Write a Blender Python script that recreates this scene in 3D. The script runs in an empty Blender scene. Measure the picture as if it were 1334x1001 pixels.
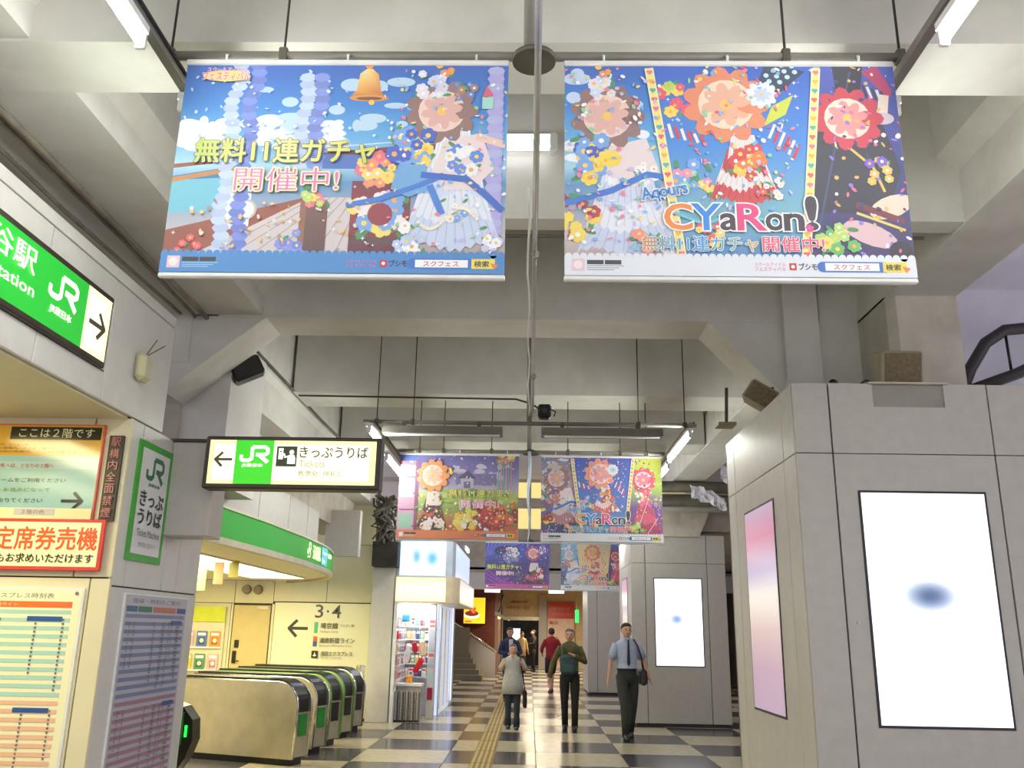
import bpy, math, random
from mathutils import Vector, Matrix
random.seed(7)
S = bpy.context.scene
COL = S.collection
PI = math.pi

# ------------------------------------------------------------ camera, world, exposure
cam = bpy.data.cameras.new('camera'); cam_o = bpy.data.objects.new('camera', cam); COL.objects.link(cam_o)
cam.sensor_width = 36; cam.lens = 1142 / 1334 * 36; cam.clip_start = .05; cam.clip_end = 300
cam_o.matrix_world = Matrix(((0.99966191, -0.01143385, 0.0233522, 0), (0.01936978, -0.27166492, -0.96219696, 0),
                             (0.01734559, 0.96232398, -0.2713516, 1.65), (0, 0, 0, 1)))
S.camera = cam_o
S.view_settings.view_transform = 'Standard'; S.view_settings.look = 'None'
S.view_settings.exposure = 0.15; S.view_settings.gamma = 1; S.view_settings.use_curve_mapping = False
w = bpy.data.worlds.new('world'); S.world = w; w.use_nodes = True
w.node_tree.nodes['Background'].inputs[0].default_value = (.93, .92, 1.0, 1)
w.node_tree.nodes['Background'].inputs[1].default_value = 1.15
HALL_W = 190.0     # ticket gate hall ceiling panels
ALCOVE_W = 62.0    # ticket machine alcove

def area(loc, sx, sy, power, color=(1, .98, .9), rot=(0, 0, 0)):
    l = bpy.data.lights.new('area_light', 'AREA'); l.shape = 'RECTANGLE'; l.size = sx; l.size_y = sy
    l.energy = power; l.color = color
    o = bpy.data.objects.new('area_light', l); o.location = loc; o.rotation_euler = rot; COL.objects.link(o); return o
YEL = (1, .9, .5)
area((-4.7, 12.9, 2.47), .7, 5.4, HALL_W, YEL)
area((-6.3, 12.9, 2.47), .9, 5.4, HALL_W * .6, YEL)
area((-3.9, 4.2, 3.03), .5, 1.8, ALCOVE_W, YEL)
area((-4.9, 2.6, 3.03), .5, 1.8, ALCOVE_W * .5, YEL)
area((-2.15, 17.7, 2.12), .5, 1.2, 20, (.95, .98, 1))
for yy in (33, 39):
    area((.6, yy, 2.9), 1.6, .6, 170, (1, .85, .62))  # unseen lights without fixtures, raised to brighten the far end
area((-.2, 24.5, 4.6), 4.0, 3, 45, (1, .97, .85))  # added fill light over the passage, no fixture belongs to it
area((5.0, 22, 3.6), .6, 8, 40, (1, .97, .85))

# ------------------------------------------------------------ materials
def lin(c):
    return tuple(((x / 255) / 12.92 if x / 255 <= .04045 else ((x / 255 + .055) / 1.055) ** 2.4) for x in c)
MATS = {}
def mat(name, rgb, rough=.6, metal=0, noise=.06, scale=6, bump=0, emit=0, trans=0, spec=.5, stain=0):
    if name in MATS: return MATS[name]
    m = bpy.data.materials.new(name); m.use_nodes = True; MATS[name] = m
    nt = m.node_tree; b = nt.nodes['Principled BSDF']; c = lin(rgb)
    b.inputs['Roughness'].default_value = rough; b.inputs['Metallic'].default_value = metal
    b.inputs['Specular IOR Level'].default_value = spec
    if emit:
        b.inputs['Base Color'].default_value = (*c, 1)
        b.inputs['Emission Color'].default_value = (*c, 1); b.inputs['Emission Strength'].default_value = emit
        return m
    tc = nt.nodes.new('ShaderNodeTexCoord'); n = nt.nodes.new('ShaderNodeTexNoise')
    n.inputs['Scale'].default_value = scale; n.inputs['Detail'].default_value = 4
    g = nt.nodes.new('ShaderNodeNewGeometry')
    nt.links.new(g.outputs['Position'], n.inputs['Vector'])
    r = nt.nodes.new('ShaderNodeValToRGB')
    r.color_ramp.elements[0].position = .3; r.color_ramp.elements[1].position = .7
    r.color_ramp.elements[0].color = (*[max(0, x * (1 - noise * 1.6)) for x in c], 1)
    r.color_ramp.elements[1].color = (*[min(1, x * (1 + noise)) for x in c], 1)
    nt.links.new(n.outputs['Fac'], r.inputs['Fac'])
    src = r.outputs['Color']
    if stain:
        n2 = nt.nodes.new('ShaderNodeTexNoise'); n2.inputs['Scale'].default_value = 1.3; n2.inputs['Detail'].default_value = 8
        n2.inputs['Roughness'].default_value = .65
        nt.links.new(g.outputs['Position'], n2.inputs['Vector'])
        r2 = nt.nodes.new('ShaderNodeValToRGB')
        r2.color_ramp.elements[0].position = .52; r2.color_ramp.elements[0].color = (1, 1, 1, 1)
        r2.color_ramp.elements[1].position = .75; r2.color_ramp.elements[1].color = (1 - stain, 1 - stain * 1.15, 1 - stain * 1.4, 1)
        nt.links.new(n2.outputs['Fac'], r2.inputs['Fac'])
        mx = nt.nodes.new('ShaderNodeMixRGB'); mx.blend_type = 'MULTIPLY'; mx.inputs[0].default_value = 1
        nt.links.new(src, mx.inputs[1]); nt.links.new(r2.outputs['Color'], mx.inputs[2]); src = mx.outputs[0]
    nt.links.new(src, b.inputs['Base Color'])
    if bump:
        bp = nt.nodes.new('ShaderNodeBump'); bp.inputs['Strength'].default_value = bump; bp.inputs['Distance'].default_value = .01
        n3 = nt.nodes.new('ShaderNodeTexNoise'); n3.inputs['Scale'].default_value = scale * 6
        nt.links.new(g.outputs['Position'], n3.inputs['Vector'])
        nt.links.new(n3.outputs['Fac'], bp.inputs['Height']); nt.links.new(bp.outputs['Normal'], b.inputs['Normal'])
    return m
def print_mat(name, emit=0, rough=.45):
    m = bpy.data.materials.new(name); m.use_nodes = True
    nt = m.node_tree; b = nt.nodes['Principled BSDF']
    a = nt.nodes.new('ShaderNodeVertexColor'); a.layer_name = 'Col'
    nt.links.new(a.outputs['Color'], b.inputs['Base Color']); b.inputs['Roughness'].default_value = rough
    if emit:
        nt.links.new(a.outputs['Color'], b.inputs['Emission Color']); b.inputs['Emission Strength'].default_value = emit
        b.inputs['Base Color'].default_value = (.1, .1, .1, 1)
    return m
PRINT = print_mat('printed_vinyl', 0, .8); PAPER = print_mat('printed_paper', 0, .3)
BACKLIT = print_mat('backlit_print', .85, .3); BACKLIT_LOW = print_mat('dim_backlit_print', .38, .4); SCREEN = print_mat('screen_picture', 1.15, .2)

CONC = mat('painted_concrete', (213, 210, 205), .75, noise=.05, scale=3, bump=.15, stain=.12)
CONC_D = mat('stained_concrete', (192, 184, 173), .8, noise=.1, scale=4, bump=.25, stain=.3)
CONC_L = mat('pale_painted_slab', (218, 214, 226), .8, noise=.04, scale=2, stain=.06)
CLAD = mat('grey_cladding', (186, 180, 176), .38, noise=.03, scale=12, bump=.03)
CLAD_W = mat('white_cladding', (214, 210, 208), .4, noise=.03, scale=8, stain=.05)
CREAM = mat('cream_wall_panel', (226, 218, 186), .45, noise=.02, scale=6)
SEAM = mat('dark_joint', (70, 68, 66), .8)
TILE_L = mat('pale_stone_tile', (196, 184, 160), .24, noise=.08, scale=9, spec=.6)
TILE_D = mat('dark_stone_tile', (80, 78, 86), .2, noise=.15, scale=9, spec=.6)
GROUT = mat('grout', (110, 104, 96), .8)
YTACT = mat('yellow_tactile_strip', (196, 172, 108), .45, noise=.08, scale=12)
YPLATE = mat('shaded_tactile_plate', (140, 116, 62), .55, noise=.1, scale=12)  # darker than the bars, groove shade put into the colour
STEEL = mat('brushed_steel', (196, 188, 168), .42, .7, noise=.08, scale=5)
CHROME = mat('polished_steel', (210, 210, 208), .15, 1)
BLACK = mat('black_plastic', (26, 26, 28), .35, noise=.1)
DARK = mat('void_shade', (48, 46, 44), .85, noise=.3, scale=4)  # near black colour standing for the shade in voids
FRAME = mat('dark_brown_frame', (58, 46, 42), .45)
PIPE = mat('grey_painted_pipe', (128, 122, 116), .5, noise=.08)
PIPE_D = mat('dirty_pipe', (96, 90, 80), .65, noise=.2, scale=5)
SILVER = mat('silver_tube', (200, 198, 200), .28, .7)
WHITE = mat('white_plastic', (236, 236, 236), .5)
TUBE = mat('lit_fluorescent_tube', (250, 253, 242), emit=84)
TUBE_DIM = mat('lit_fixture_tube', (250, 252, 255), emit=3.2)
PANEL_LIT = mat('lit_ceiling_panel', (255, 252, 214), emit=2.2)
GREEN = mat('gate_green', (24, 130, 50), .4)
GREEN_LED = mat('green_led', (30, 255, 60), emit=3)
BLUE_LED = mat('blue_led', (40, 60, 255), emit=3)
BEIGE = mat('beige_door_paint', (212, 190, 130), .5, noise=.03)
SPK = mat('brown_speaker_cloth', (112, 98, 74), .75, noise=.2, scale=40)
SPKF = mat('aged_plastic', (150, 140, 116), .6)
BRICK = mat('brown_brick', (112, 54, 42), .8, noise=.15, scale=30)
STEP = mat('stair_stone', (120, 112, 94), .6, noise=.1, scale=20)
CABLE = mat('black_cable', (40, 38, 36), .6)
IVORY = mat('ivory_plastic', (200, 194, 160), .5)
PLASTIC = mat('crumpled_clear_sheet', (238, 236, 250), .25, noise=.1, scale=30)
SKINM = mat('skin', (206, 158, 134), .55, noise=.03)
HAIR = mat('dark_hair', (44, 38, 38), .6, noise=.2, scale=40)
HAIRG = mat('grey_hair', (96, 88, 88), .6, noise=.2, scale=40)
LIP = mat('lips', (160, 84, 80), .5)
def cloth(name, rgb): return mat(name, rgb, .85, noise=.1, scale=30, bump=.3)

# ------------------------------------------------------------ object helpers
def root_loc(p):
    v = Vector((0, 0, 0))
    while p is not None: v += p.location; p = p.parent
    return v
def link(name, me, m, parent=None, loc=None, local=False):
    o = bpy.data.objects.new(name, me); COL.objects.link(o)
    if m is not None: me.materials.append(m)
    off = Vector((0, 0, 0))
    if parent is not None:
        o.parent = parent; off = root_loc(parent)
    if loc is not None:
        lv = Vector(loc); o.location = lv - off if parent is not None else lv; off = lv
    if not local and off.length > 0: me.transform(Matrix.Translation(-off))
    return o
def tag(o, label=None, cat=None, group=None, kind=None):
    if label: o['label'] = label
    if cat: o['category'] = cat
    if group: o['group'] = group
    if kind: o['kind'] = kind
    return o
def thing(name, label, cat, loc=(0, 0, 0), rz=0, group=None):
    o = bpy.data.objects.new(name, None); COL.objects.link(o); o.location = loc; o.rotation_euler = (0, 0, rz)
    o.empty_display_size = .1
    return tag(o, label, cat, group)
def kids(o): return [c for c in bpy.data.objects if c.parent == o]
def dup(o, loc=None, rz=None, label=None, group=None, parent=None):
    c = o.copy(); COL.objects.link(c)
    if parent is not None: c.parent = parent
    if loc is not None: c.location = loc
    if rz is not None: c.rotation_euler = (0, 0, rz)
    if label: c['label'] = label
    if group: c['group'] = group
    for k in o.children: dup(k, parent=c)
    return c
class MB:
    def __init__(s): s.v = []; s.f = []; s.sm = []
    def add(s, vs, fs, smooth=False):
        n = len(s.v); s.v += [tuple(v) for v in vs]; s.f += [tuple(i + n for i in f) for f in fs]; s.sm += [smooth] * len(fs); return s
    def box(s, x0, x1, y0, y1, z0, z1, bev=0):
        if x0 > x1: x0, x1 = x1, x0
        if y0 > y1: y0, y1 = y1, y0
        if z0 > z1: z0, z1 = z1, z0
        if bev:
            b = min(bev, (x1 - x0) * .45, (y1 - y0) * .45, (z1 - z0) * .45)
            vs = []
            for cx, sx in ((x0, 1), (x1, -1)):
                for cy, sy in ((y0, 1), (y1, -1)):
                    for cz, sz in ((z0, 1), (z1, -1)):
                        vs += [(cx, cy + sy * b, cz + sz * b), (cx + sx * b, cy, cz + sz * b), (cx + sx * b, cy + sy * b, cz)]
            I = lambda ix, iy, iz, a: ((ix * 2 + iy) * 2 + iz) * 3 + a
            fs = []
            for k in (0, 1):
                fs.append((I(k, 0, 0, 0), I(k, 1, 0, 0), I(k, 1, 1, 0), I(k, 0, 1, 0)))
                fs.append((I(0, k, 0, 1), I(1, k, 0, 1), I(1, k, 1, 1), I(0, k, 1, 1)))
                fs.append((I(0, 0, k, 2), I(1, 0, k, 2), I(1, 1, k, 2), I(0, 1, k, 2)))
            for i in (0, 1):
                for j in (0, 1):
                    fs.append((I(i, j, 0, 0), I(i, j, 1, 0), I(i, j, 1, 1), I(i, j, 0, 1)))
                    fs.append((I(i, 0, j, 0), I(i, 1, j, 0), I(i, 1, j, 2), I(i, 0, j, 2)))
                    fs.append((I(0, i, j, 1), I(1, i, j, 1), I(1, i, j, 2), I(0, i, j, 2)))
                    for k in (0, 1): fs.append((I(i, j, k, 0), I(i, j, k, 1), I(i, j, k, 2)))
            return s.add(vs, fs)
        vs = [(x, y, z) for x in (x0, x1) for y in (y0, y1) for z in (z0, z1)]
        return s.add(vs, [(0, 1, 3, 2), (4, 6, 7, 5), (0, 4, 5, 1), (2, 3, 7, 6), (0, 2, 6, 4), (1, 5, 7, 3)])
    def prism(s, poly, axis, a, b):
        # poly in the two other axes (in order xyz without axis)
        n = len(poly)
        def mk(p, t):
            if axis == 'x': return (t, p[0], p[1])
            if axis == 'y': return (p[0], t, p[1])
            return (p[0], p[1], t)
        vs = [mk(p, a) for p in poly] + [mk(p, b) for p in poly]
        fs = [tuple(range(n)), tuple(range(2 * n - 1, n - 1, -1))] + [(i, (i + 1) % n, n + (i + 1) % n, n + i) for i in range(n)]
        return s.add(vs, fs)
    def tube(s, pts, r, n=10, smooth=True, caps=True):
        pts = [Vector(p) for p in pts]; rs = r if isinstance(r, (list, tuple)) else [r] * len(pts)
        vs = []; prev = None
        for i, p in enumerate(pts):
            d = (pts[min(i + 1, len(pts) - 1)] - pts[max(i - 1, 0)]).normalized()
            if prev is None:
                u = d.orthogonal().normalized()
            else:
                u = (prev - d * prev.dot(d)).normalized()
            prev = u; q = d.cross(u)
            for k in range(n):
                a = 2 * PI * k / n; vs.append(p + (u * math.cos(a) + q * math.sin(a)) * rs[i])
        fs = [(i * n + k, i * n + (k + 1) % n, (i + 1) * n + (k + 1) % n, (i + 1) * n + k) for i in range(len(pts) - 1) for k in range(n)]
        s.add(vs, fs, smooth)
        if caps:
            m = len(s.v) - len(vs)
            s.f += [tuple(m + k for k in range(n))[::-1], tuple(m + (len(pts) - 1) * n + k for k in range(n))]; s.sm += [False, False]
        return s
    def rings(s, rings, n=14, smooth=True):
        # rings: (cx,cy,cz,rx,ry) stacked ellipses
        vs = []
        for (cx, cy, cz, rx, ry) in rings:
            for k in range(n):
                a = 2 * PI * k / n; vs.append((cx + rx * math.cos(a), cy + ry * math.sin(a), cz))
        fs = [(i * n + k, i * n + (k + 1) % n, (i + 1) * n + (k + 1) % n, (i + 1) * n + k) for i in range(len(rings) - 1) for k in range(n)]
        s.add(vs, fs, smooth); m = len(s.v) - len(vs)
        s.f += [tuple(m + k for k in range(n))[::-1], tuple(m + (len(rings) - 1) * n + k for k in range(n))]; s.sm += [False, False]
        return s
    def ball(s, c, rx, ry, rz, n=12, m=8):
        rg = []
        for i in range(m + 1):
            a = -PI / 2 + PI * i / m; q = max(math.cos(a), .02); rg.append((c[0], c[1], c[2] + rz * math.sin(a), rx * q, ry * q))
        return s.rings(rg, n)
    def rot(s, c, ax, ang, start=0):
        M = Matrix.Rotation(ang, 4, ax); c = Vector(c)
        for i in range(start, len(s.v)): s.v[i] = tuple(M @ (Vector(s.v[i]) - c) + c)
        return s
    def build(s, name, m, parent=None, loc=None, local=False):
        me = bpy.data.meshes.new(name); me.from_pydata(s.v, [], s.f)
        me.polygons.foreach_set('use_smooth', s.sm); me.update()
        import bmesh
        bm = bmesh.new(); bm.from_mesh(me); bmesh.ops.recalc_face_normals(bm, faces=bm.faces); bm.to_mesh(me); bm.free()
        return link(name, me, m, parent, loc, local)
def B(*a, **k): return MB().box(*a, **k)
def struct(name, mb, m, parent=None):
    o = mb.build(name, m, parent)
    if parent is None: o['kind'] = 'structure'
    return o

# ------------------------------------------------------------ flat print (lettering, posters)
TC = {}
def textmesh(body, off=0, res=3, shear=0):
    key = (body, off, res, shear)
    if key in TC: return TC[key]
    t = bpy.data.curves.new('t', 'FONT'); t.body = body; t.size = 1; t.offset = off; t.resolution_u = res; t.shear = shear
    t.fill_mode = 'FRONT'; t.align_x = 'CENTER'
    o = bpy.data.objects.new('t', t); COL.objects.link(o); dg = bpy.context.evaluated_depsgraph_get()
    m = bpy.data.meshes.new_from_object(o.evaluated_get(dg), depsgraph=dg)
    vs = [tuple(v.co) for v in m.vertices]; fs = [tuple(p.vertices) for p in m.polygons]
    bpy.data.objects.remove(o); bpy.data.curves.remove(t); bpy.data.meshes.remove(m)
    TC[key] = (vs, fs); return TC[key]
class Art:
    def __init__(s, W, H, step=.0008): s.W = W; s.H = H; s.v = []; s.f = []; s.c = []; s.L = 0; s.step = step
    def poly(s, pts, c, L=None):
        # c: one colour or one per point
        if L is None: s.L += 1; L = s.L; s.k = 0
        else: s.k = (getattr(s, 'k', 0) + 1) % 45; L = L + s.k * .02
        n = len(s.v); s.v += [(p[0], p[1], L * s.step) for p in pts]; s.f.append(tuple(range(n, n + len(pts))))
        cs = c if isinstance(c[0], (tuple, list)) else [c] * len(pts)
        s.c += [(*lin(q), 1) for q in cs]; return s
    def rect(s, x0, y0, x1, y1, c, c2=None, L=None):   # c bottom, c2 top
        c2 = c2 or c
        return s.poly([(x0, y0), (x1, y0), (x1, y1), (x0, y1)], [c, c, c2, c2], L)
    def grad(s, x0, y0, x1, y1, stops):
        s.L += 1
        for (a, ca), (b, cb) in zip(stops[:-1], stops[1:]):
            s.rect(x0, y0 + (y1 - y0) * a, x1, y0 + (y1 - y0) * b, ca, cb, s.L)
    def disc(s, x, y, rx, c, ry=None, n=14, L=None, rot=0):
        ry = ry or rx; p = []
        for k in range(n):
            a = 2 * PI * k / n; u, v = rx * math.cos(a), ry * math.sin(a)
            p.append((x + u * math.cos(rot) - v * math.sin(rot), y + u * math.sin(rot) + v * math.cos(rot)))
        return s.poly(p, c, L)
    def flower(s, x, y, r, c, cc=(250, 220, 90), n=6):
        s.L += 1; L = s.L
        for k in range(n):
            a = 2 * PI * k / n + .3; s.disc(x + r * .6 * math.cos(a), y + r * .6 * math.sin(a), r * .45, c, n=8, L=L + k * .02)
        s.disc(x, y, r * .32, cc, n=8, L=L + .5)
    def stroke(s, pts, wd, c, L=None):
        if L is None: s.L += 1; L = s.L
        for a, b in zip(pts[:-1], pts[1:]):
            dx, dy = b[0] - a[0], b[1] - a[1]; l = math.hypot(dx, dy) or 1; nx, ny = -dy / l * wd / 2, dx / l * wd / 2
            s.poly([(a[0] - nx, a[1] - ny), (b[0] - nx, b[1] - ny), (b[0] + nx, b[1] + ny), (a[0] + nx, a[1] + ny)], c, L)
        for p in pts[1:-1]: s.disc(p[0], p[1], wd / 2, c, n=8, L=L)
        return s
    def text(s, body, x, y, w, h, c, bold=0, outline=None, ow=.04, rot=0, grad=None, L=None, center=False):
        """fit the text in a box w x h whose lower left corner is x,y"""
        if outline: 
            s.text(body, x, y, w, h, outline, bold=bold + ow, rot=rot, L=L)
        if bold > 0 and any(ord(q) > 255 for q in body):
            L0 = L
            for q in range(8):
                an = q * PI / 4; r = bold * h * .9
                s.text(body, x + r * math.cos(an), y + r * math.sin(an), w, h, c, 0, None, ow, rot, grad, L0)
                if L0 is not None: L0 += .02
            return s
        base, _ = textmesh(body, 0); vs, fs = textmesh(body, bold)
        if not base: return s
        x0 = min(v[0] for v in base); x1 = max(v[0] for v in base); y0 = min(v[1] for v in base); y1 = max(v[1] for v in base)
        sx = w / (x1 - x0); sy = h / (y1 - y0)
        if L is None: s.L += 1; L = s.L
        n = len(s.v); cr, sr = math.cos(rot), math.sin(rot)
        for v in vs:
            u, q = (v[0] - x0) * sx, (v[1] - y0) * sy
            s.v.append((x + u * cr - q * sr, y + u * sr + q * cr, L * s.step))
            cc = c
            if grad:
                t = min(1, max(0, u / w)); t *= len(grad) - 1; i = min(int(t), len(grad) - 2); f = t - i
                cc = tuple(grad[i][k] * (1 - f) + grad[i + 1][k] * f for k in range(3))
            s.c.append((*lin(cc), 1))
        s.f += [tuple(i + n for i in f) for f in fs]
        return s
    def clip(s):
        for i, v in enumerate(s.v): s.v[i] = (min(max(v[0], 0), s.W), min(max(v[1], 0), s.H), v[2])
        return s
    def build(s, name, org, u, v, m, parent=None, lift=.001):
        u = Vector(u); v = Vector(v); wv = u.cross(v); org = Vector(org)
        if m is not None and m.name.startswith('printed_vinyl'): s.c = [tuple(v * .86 + q * .14 for v, q in zip(c[:3], (.62, .62, .72))) + (1,) for c in s.c]  # pale haze mixed into the vinyl print colours
        P3 = [org + u * p[0] + v * p[1] + wv * (p[2] + lift) for p in s.v]
        me = bpy.data.meshes.new(name); me.from_pydata(P3, [], s.f)
        at = me.color_attributes.new('Col', 'FLOAT_COLOR', 'POINT')
        at.data.foreach_set('color', [x for c in s.c for x in c]); me.update()
        return link(name, me, m, parent)
FX = ((1, 0, 0), (0, 0, 1))     # faces the camera (-Y)
FR = ((0, 1, 0), (0, 0, 1))     # on the left wall, faces +X
FL = ((0, -1, 0), (0, 0, 1))    # faces -X
def arrow(a, x, y, L, d, wd, c):
    # horizontal arrow centred x,y; d=+1 right, -1 left
    a.stroke([(x - L / 2 * d, y), (x + L / 2 * d, y)], wd, c)
    a.stroke([(x + (L / 2 - L * .42) * d, y + L * .42), (x + L / 2 * d, y), (x + (L / 2 - L * .42) * d, y - L * .42)], wd, c)
def railmark(a, x, y, w, h, c):
    """the two letters of the railway logo, drawn with thick strokes"""
    t = h * .2
    a.stroke([(x + t * .5, y + h * .42), (x + t * .5, y + t * .8), (x + t * 1.2, y + t * .5), (x + w * .32, y + t * .5), (x + w * .42, y + t * 1.1), (x + w * .42, y + h - t * .5)], t, c)
    L = a.L
    a.stroke([(x + w * .42, y + h - t * .5), (x + w * .86, y + h - t * .5), (x + w * .96, y + h - t * 1.1), (x + w * .96, y + h * .55), (x + w * .86, y + h * .44), (x + w * .55, y + h * .44)], t, c, L)
    a.stroke([(x + w * .66, y + h * .44), (x + w * .98, y)], t * 1.1, c, L)

# ============================================================ THE SETTING
floor = struct('floor', B(-9, 9, -5, 48, -.12, -.012), GROUT)
cells = {}
rest = {0: MB(), 1: MB()}
protos = {}
for r in range(-14, 27):
    for c in range(-8, 7):
        x = .1 + 1.2 * c; y = 12.15 + 1.25 * r; dk = (r + c) % 2
        near = -4 <= c <= 3 and r >= -5
        if near:
            if dk not in protos:
                protos[dk] = B(.004, 1.196, .004, 1.246, -.012, 0, bev=.002).build('floor_tile', TILE_D if dk else TILE_L, floor, local=True)
                protos[dk].location = (x, y, 0)
            else:
                o = protos[dk].copy(); COL.objects.link(o); o.location = (x, y, 0)
        else:
            rest[dk].box(x + .004, x + 1.196, y + .004, y + 1.246, -.012, 0)
for dk in rest: tag(rest[dk].build('floor_tile', TILE_D if dk else TILE_L, floor), kind='stuff')
# tactile guide strip
tac = struct('trim_1', B(-.63, -.62, 5, 42, .0005, .0015), YTACT)
for k in range(31):
    y = 5 + 1.2 * k
    t = MB().box(-.74 - .002 * k, -.45 - .002 * k, y + .01, y + 1.19, 0, .004).build('guide_plate', YPLATE, tac)
    gbar = MB()
    for j in range(4): gbar.box(-.72 - .002 * k + j * .068, -.685 - .002 * k + j * .068, y + .02, y + 1.18, .004, .009)
    tag(gbar.build('guide_bar', YTACT, t), kind='stuff')

ceiling = struct('ceiling', B(-9, 12, -1.5, 48, 6.7, 6.9), CONC_L)
for (a, b, m) in ((-1.2, -.6, CONC), (1.2, 1.7, CONC), (3.71, 4.14, CONC), (5.63, 5.81, CONC), (7.71, 8.23, CONC), (10.42, 11.12, CONC), (13.24, 14.03, CONC)):
    B(-5 if b < 5 else -2.5 if b < 6 else -2.96, 9 if b < 5 else 3.1 if b < 6 else 2.65, a, b, 4.45, 6.75).build('cross_beam', m, ceiling)
# beams running along the passage, stepped inner faces, with the column heads
MB().prism([(3.0, 4.44), (3.57, 4.44), (3.57, 6.75), (2.85, 6.75), (2.85, 4.95), (3.0, 4.84)], 'y', -1.5, 8.2).build('edge_beam', CONC, ceiling)
MB().prism([(2.68, 4.44), (3.27, 4.44), (3.27, 6.75), (2.6, 6.75), (2.6, 5.75), (2.68, 5.45)], 'y', 8.2, 17.4).build('edge_beam', CONC, ceiling)
MB().prism([(-3.6, 3.98), (-3.06, 3.98), (-3.06, 4.38), (-3.0, 4.44), (-3.0, 5.6), (-2.86, 5.75), (-2.86, 6.2), (-2.7, 6.35), (-2.7, 6.75), (-3.6, 6.75)], 'y', 8.22, 17.4).build('edge_beam', CONC, ceiling)
MB().prism([(-3.7, 4.47), (-2.54, 4.47), (-2.54, 4.66), (-2.44, 4.8), (-2.44, 6.75), (-3.7, 6.75)], 'y', -1.5, 7.71).build('edge_beam', CONC, ceiling)
B(-3.7, -3.2, 7.71, 8.22, 4.0, 6.75).build('edge_beam', CONC, ceiling)
MB().prism([(1.62, 4.46), (2.18, 3.86), (2.4, 3.6), (2.4, 4.5)], 'y', 7.72, 8.22).build('beam_haunch', CONC, ceiling)
MB().prism([(-2.5, 4.46), (-3.4, 3.72), (-3.4, 4.46)], 'y', 7.72, 8.22).build('beam_haunch', CONC, ceiling)
# columns (inside the cladding lower down)
struct('trim_2', MB().prism([(3.0, 7.08), (3.06, 7.0), (3.57, 7.0), (3.57, 8.5), (3.0, 8.5)], 'z', 3.3, 4.46), CONC_D)
struct('trim_3', MB().box(2.3, 2.62, 7.64, 8.3, 3.3, 6.7).box(2.62, 3.02, 7.71, 8.3, 3.3, 6.7), CONC)
struct('trim_4', B(-3.55, -2.97, 8.25, 9.3, 2.95, 4.5), CLAD_W)
struct('trim_5', MB().prism([(2.35, 3.46), (3.25, 3.46), (3.45, 3.9), (3.45, 4.3), (2.3, 4.3), (2.3, 3.9)], 'y', 17.15, 17.8), CONC_D)
# pale slope of the side hall seen beyond the right beam
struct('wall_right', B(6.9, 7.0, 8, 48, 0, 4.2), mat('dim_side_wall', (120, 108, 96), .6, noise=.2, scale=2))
struct('wall_upper_right', B(3.25, 9, 12.4, 12.6, 4.3, 6.8), CONC_L)
struct('trim_6', MB().box(3.6, 7, 17.8, 30, 3.75, 3.9).box(3.28, 9, 17.5, 17.8, 3.6, 6.8), CONC_D)

# --- left wall: fascia over the ticket machine alcove
wl = struct('wall_left', MB().box(-3.05, -2.815, -1.2, 6.44, 3.06, 3.97).box(-6.4, -2.815, 5.965, 7.5, 0, 3.045).box(-6.6, -6.4, -1.2, 7.5, 0, 3.97), SEAM)
gap = .005
ys = [-.29, .53, 1.35, 2.17, 2.99, 3.81, 4.63, 5.45]
for a, b in zip(ys[:-1], ys[1:]):
    B(-2.83, -2.8, a + gap, b - gap, 3.05, 3.235, bev=.004).build('panel', CLAD_W, wl)
    B(-2.83, -2.8, a + gap, b - gap, 3.245, 3.715, bev=.004).build('panel', CLAD_W, wl)
    B(-2.83, -2.8, a + gap, b - gap, 3.725, 3.88, bev=.004).build('panel', CLAD_W, wl)
B(-2.83, -2.8, -.3, 5.445, 3.888, 3.97, bev=.004).build('panel', CLAD_W, wl)
B(-2.83, -2.8, 5.455, 6.44, 3.05, 3.88, bev=.004).build('panel', CLAD_W, wl)
B(-2.83, -2.8, 5.455, 6.44, 3.888, 3.97, bev=.004).build('panel', CLAD_W, wl)
# pillar: side panels, front panels
for (a, b, z0, z1) in ((5.955, 6.13, 1.9, 3.04), (6.14, 6.76, 1.9, 3.04), (6.77, 7.04, 1.9, 3.04), (7.05, 7.5, 1.9, 3.04), (5.955, 7.5, 0, 1.89)):
    B(-2.83, -2.8, a, b, z0, z1, bev=.003).build('panel', CLAD_W, wl)
for (a, b, z0, z1) in ((-6.4, -4.1, 1.95, 3.04), (-4.09, -3.06, 1.95, 3.04), (-3.05, -2.8, 1.95, 3.04), (-6.4, -4.3, 0, 1.94), (-4.29, -2.94, 0, 1.94), (-2.93, -2.8, 0, 1.94)):
    B(a, b, 5.93, 5.96, z0, z1, bev=.003).build('panel', CREAM, wl)
struct('ceiling_1', B(-6.4, -2.84, -1.2, 5.94, 3.035, 3.06), CREAM)['kind'] = 'structure'
# block over the gate opening with the hanging sign
struct('trim_7', B(-2.8, -2.45, 6.66, 6.95, 2.3, 3.03, bev=.01), CLAD)
struct('trim_8', B(-2.86, -2.43, 6.64, 6.97, 3.03, 3.05), SEAM)

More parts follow.
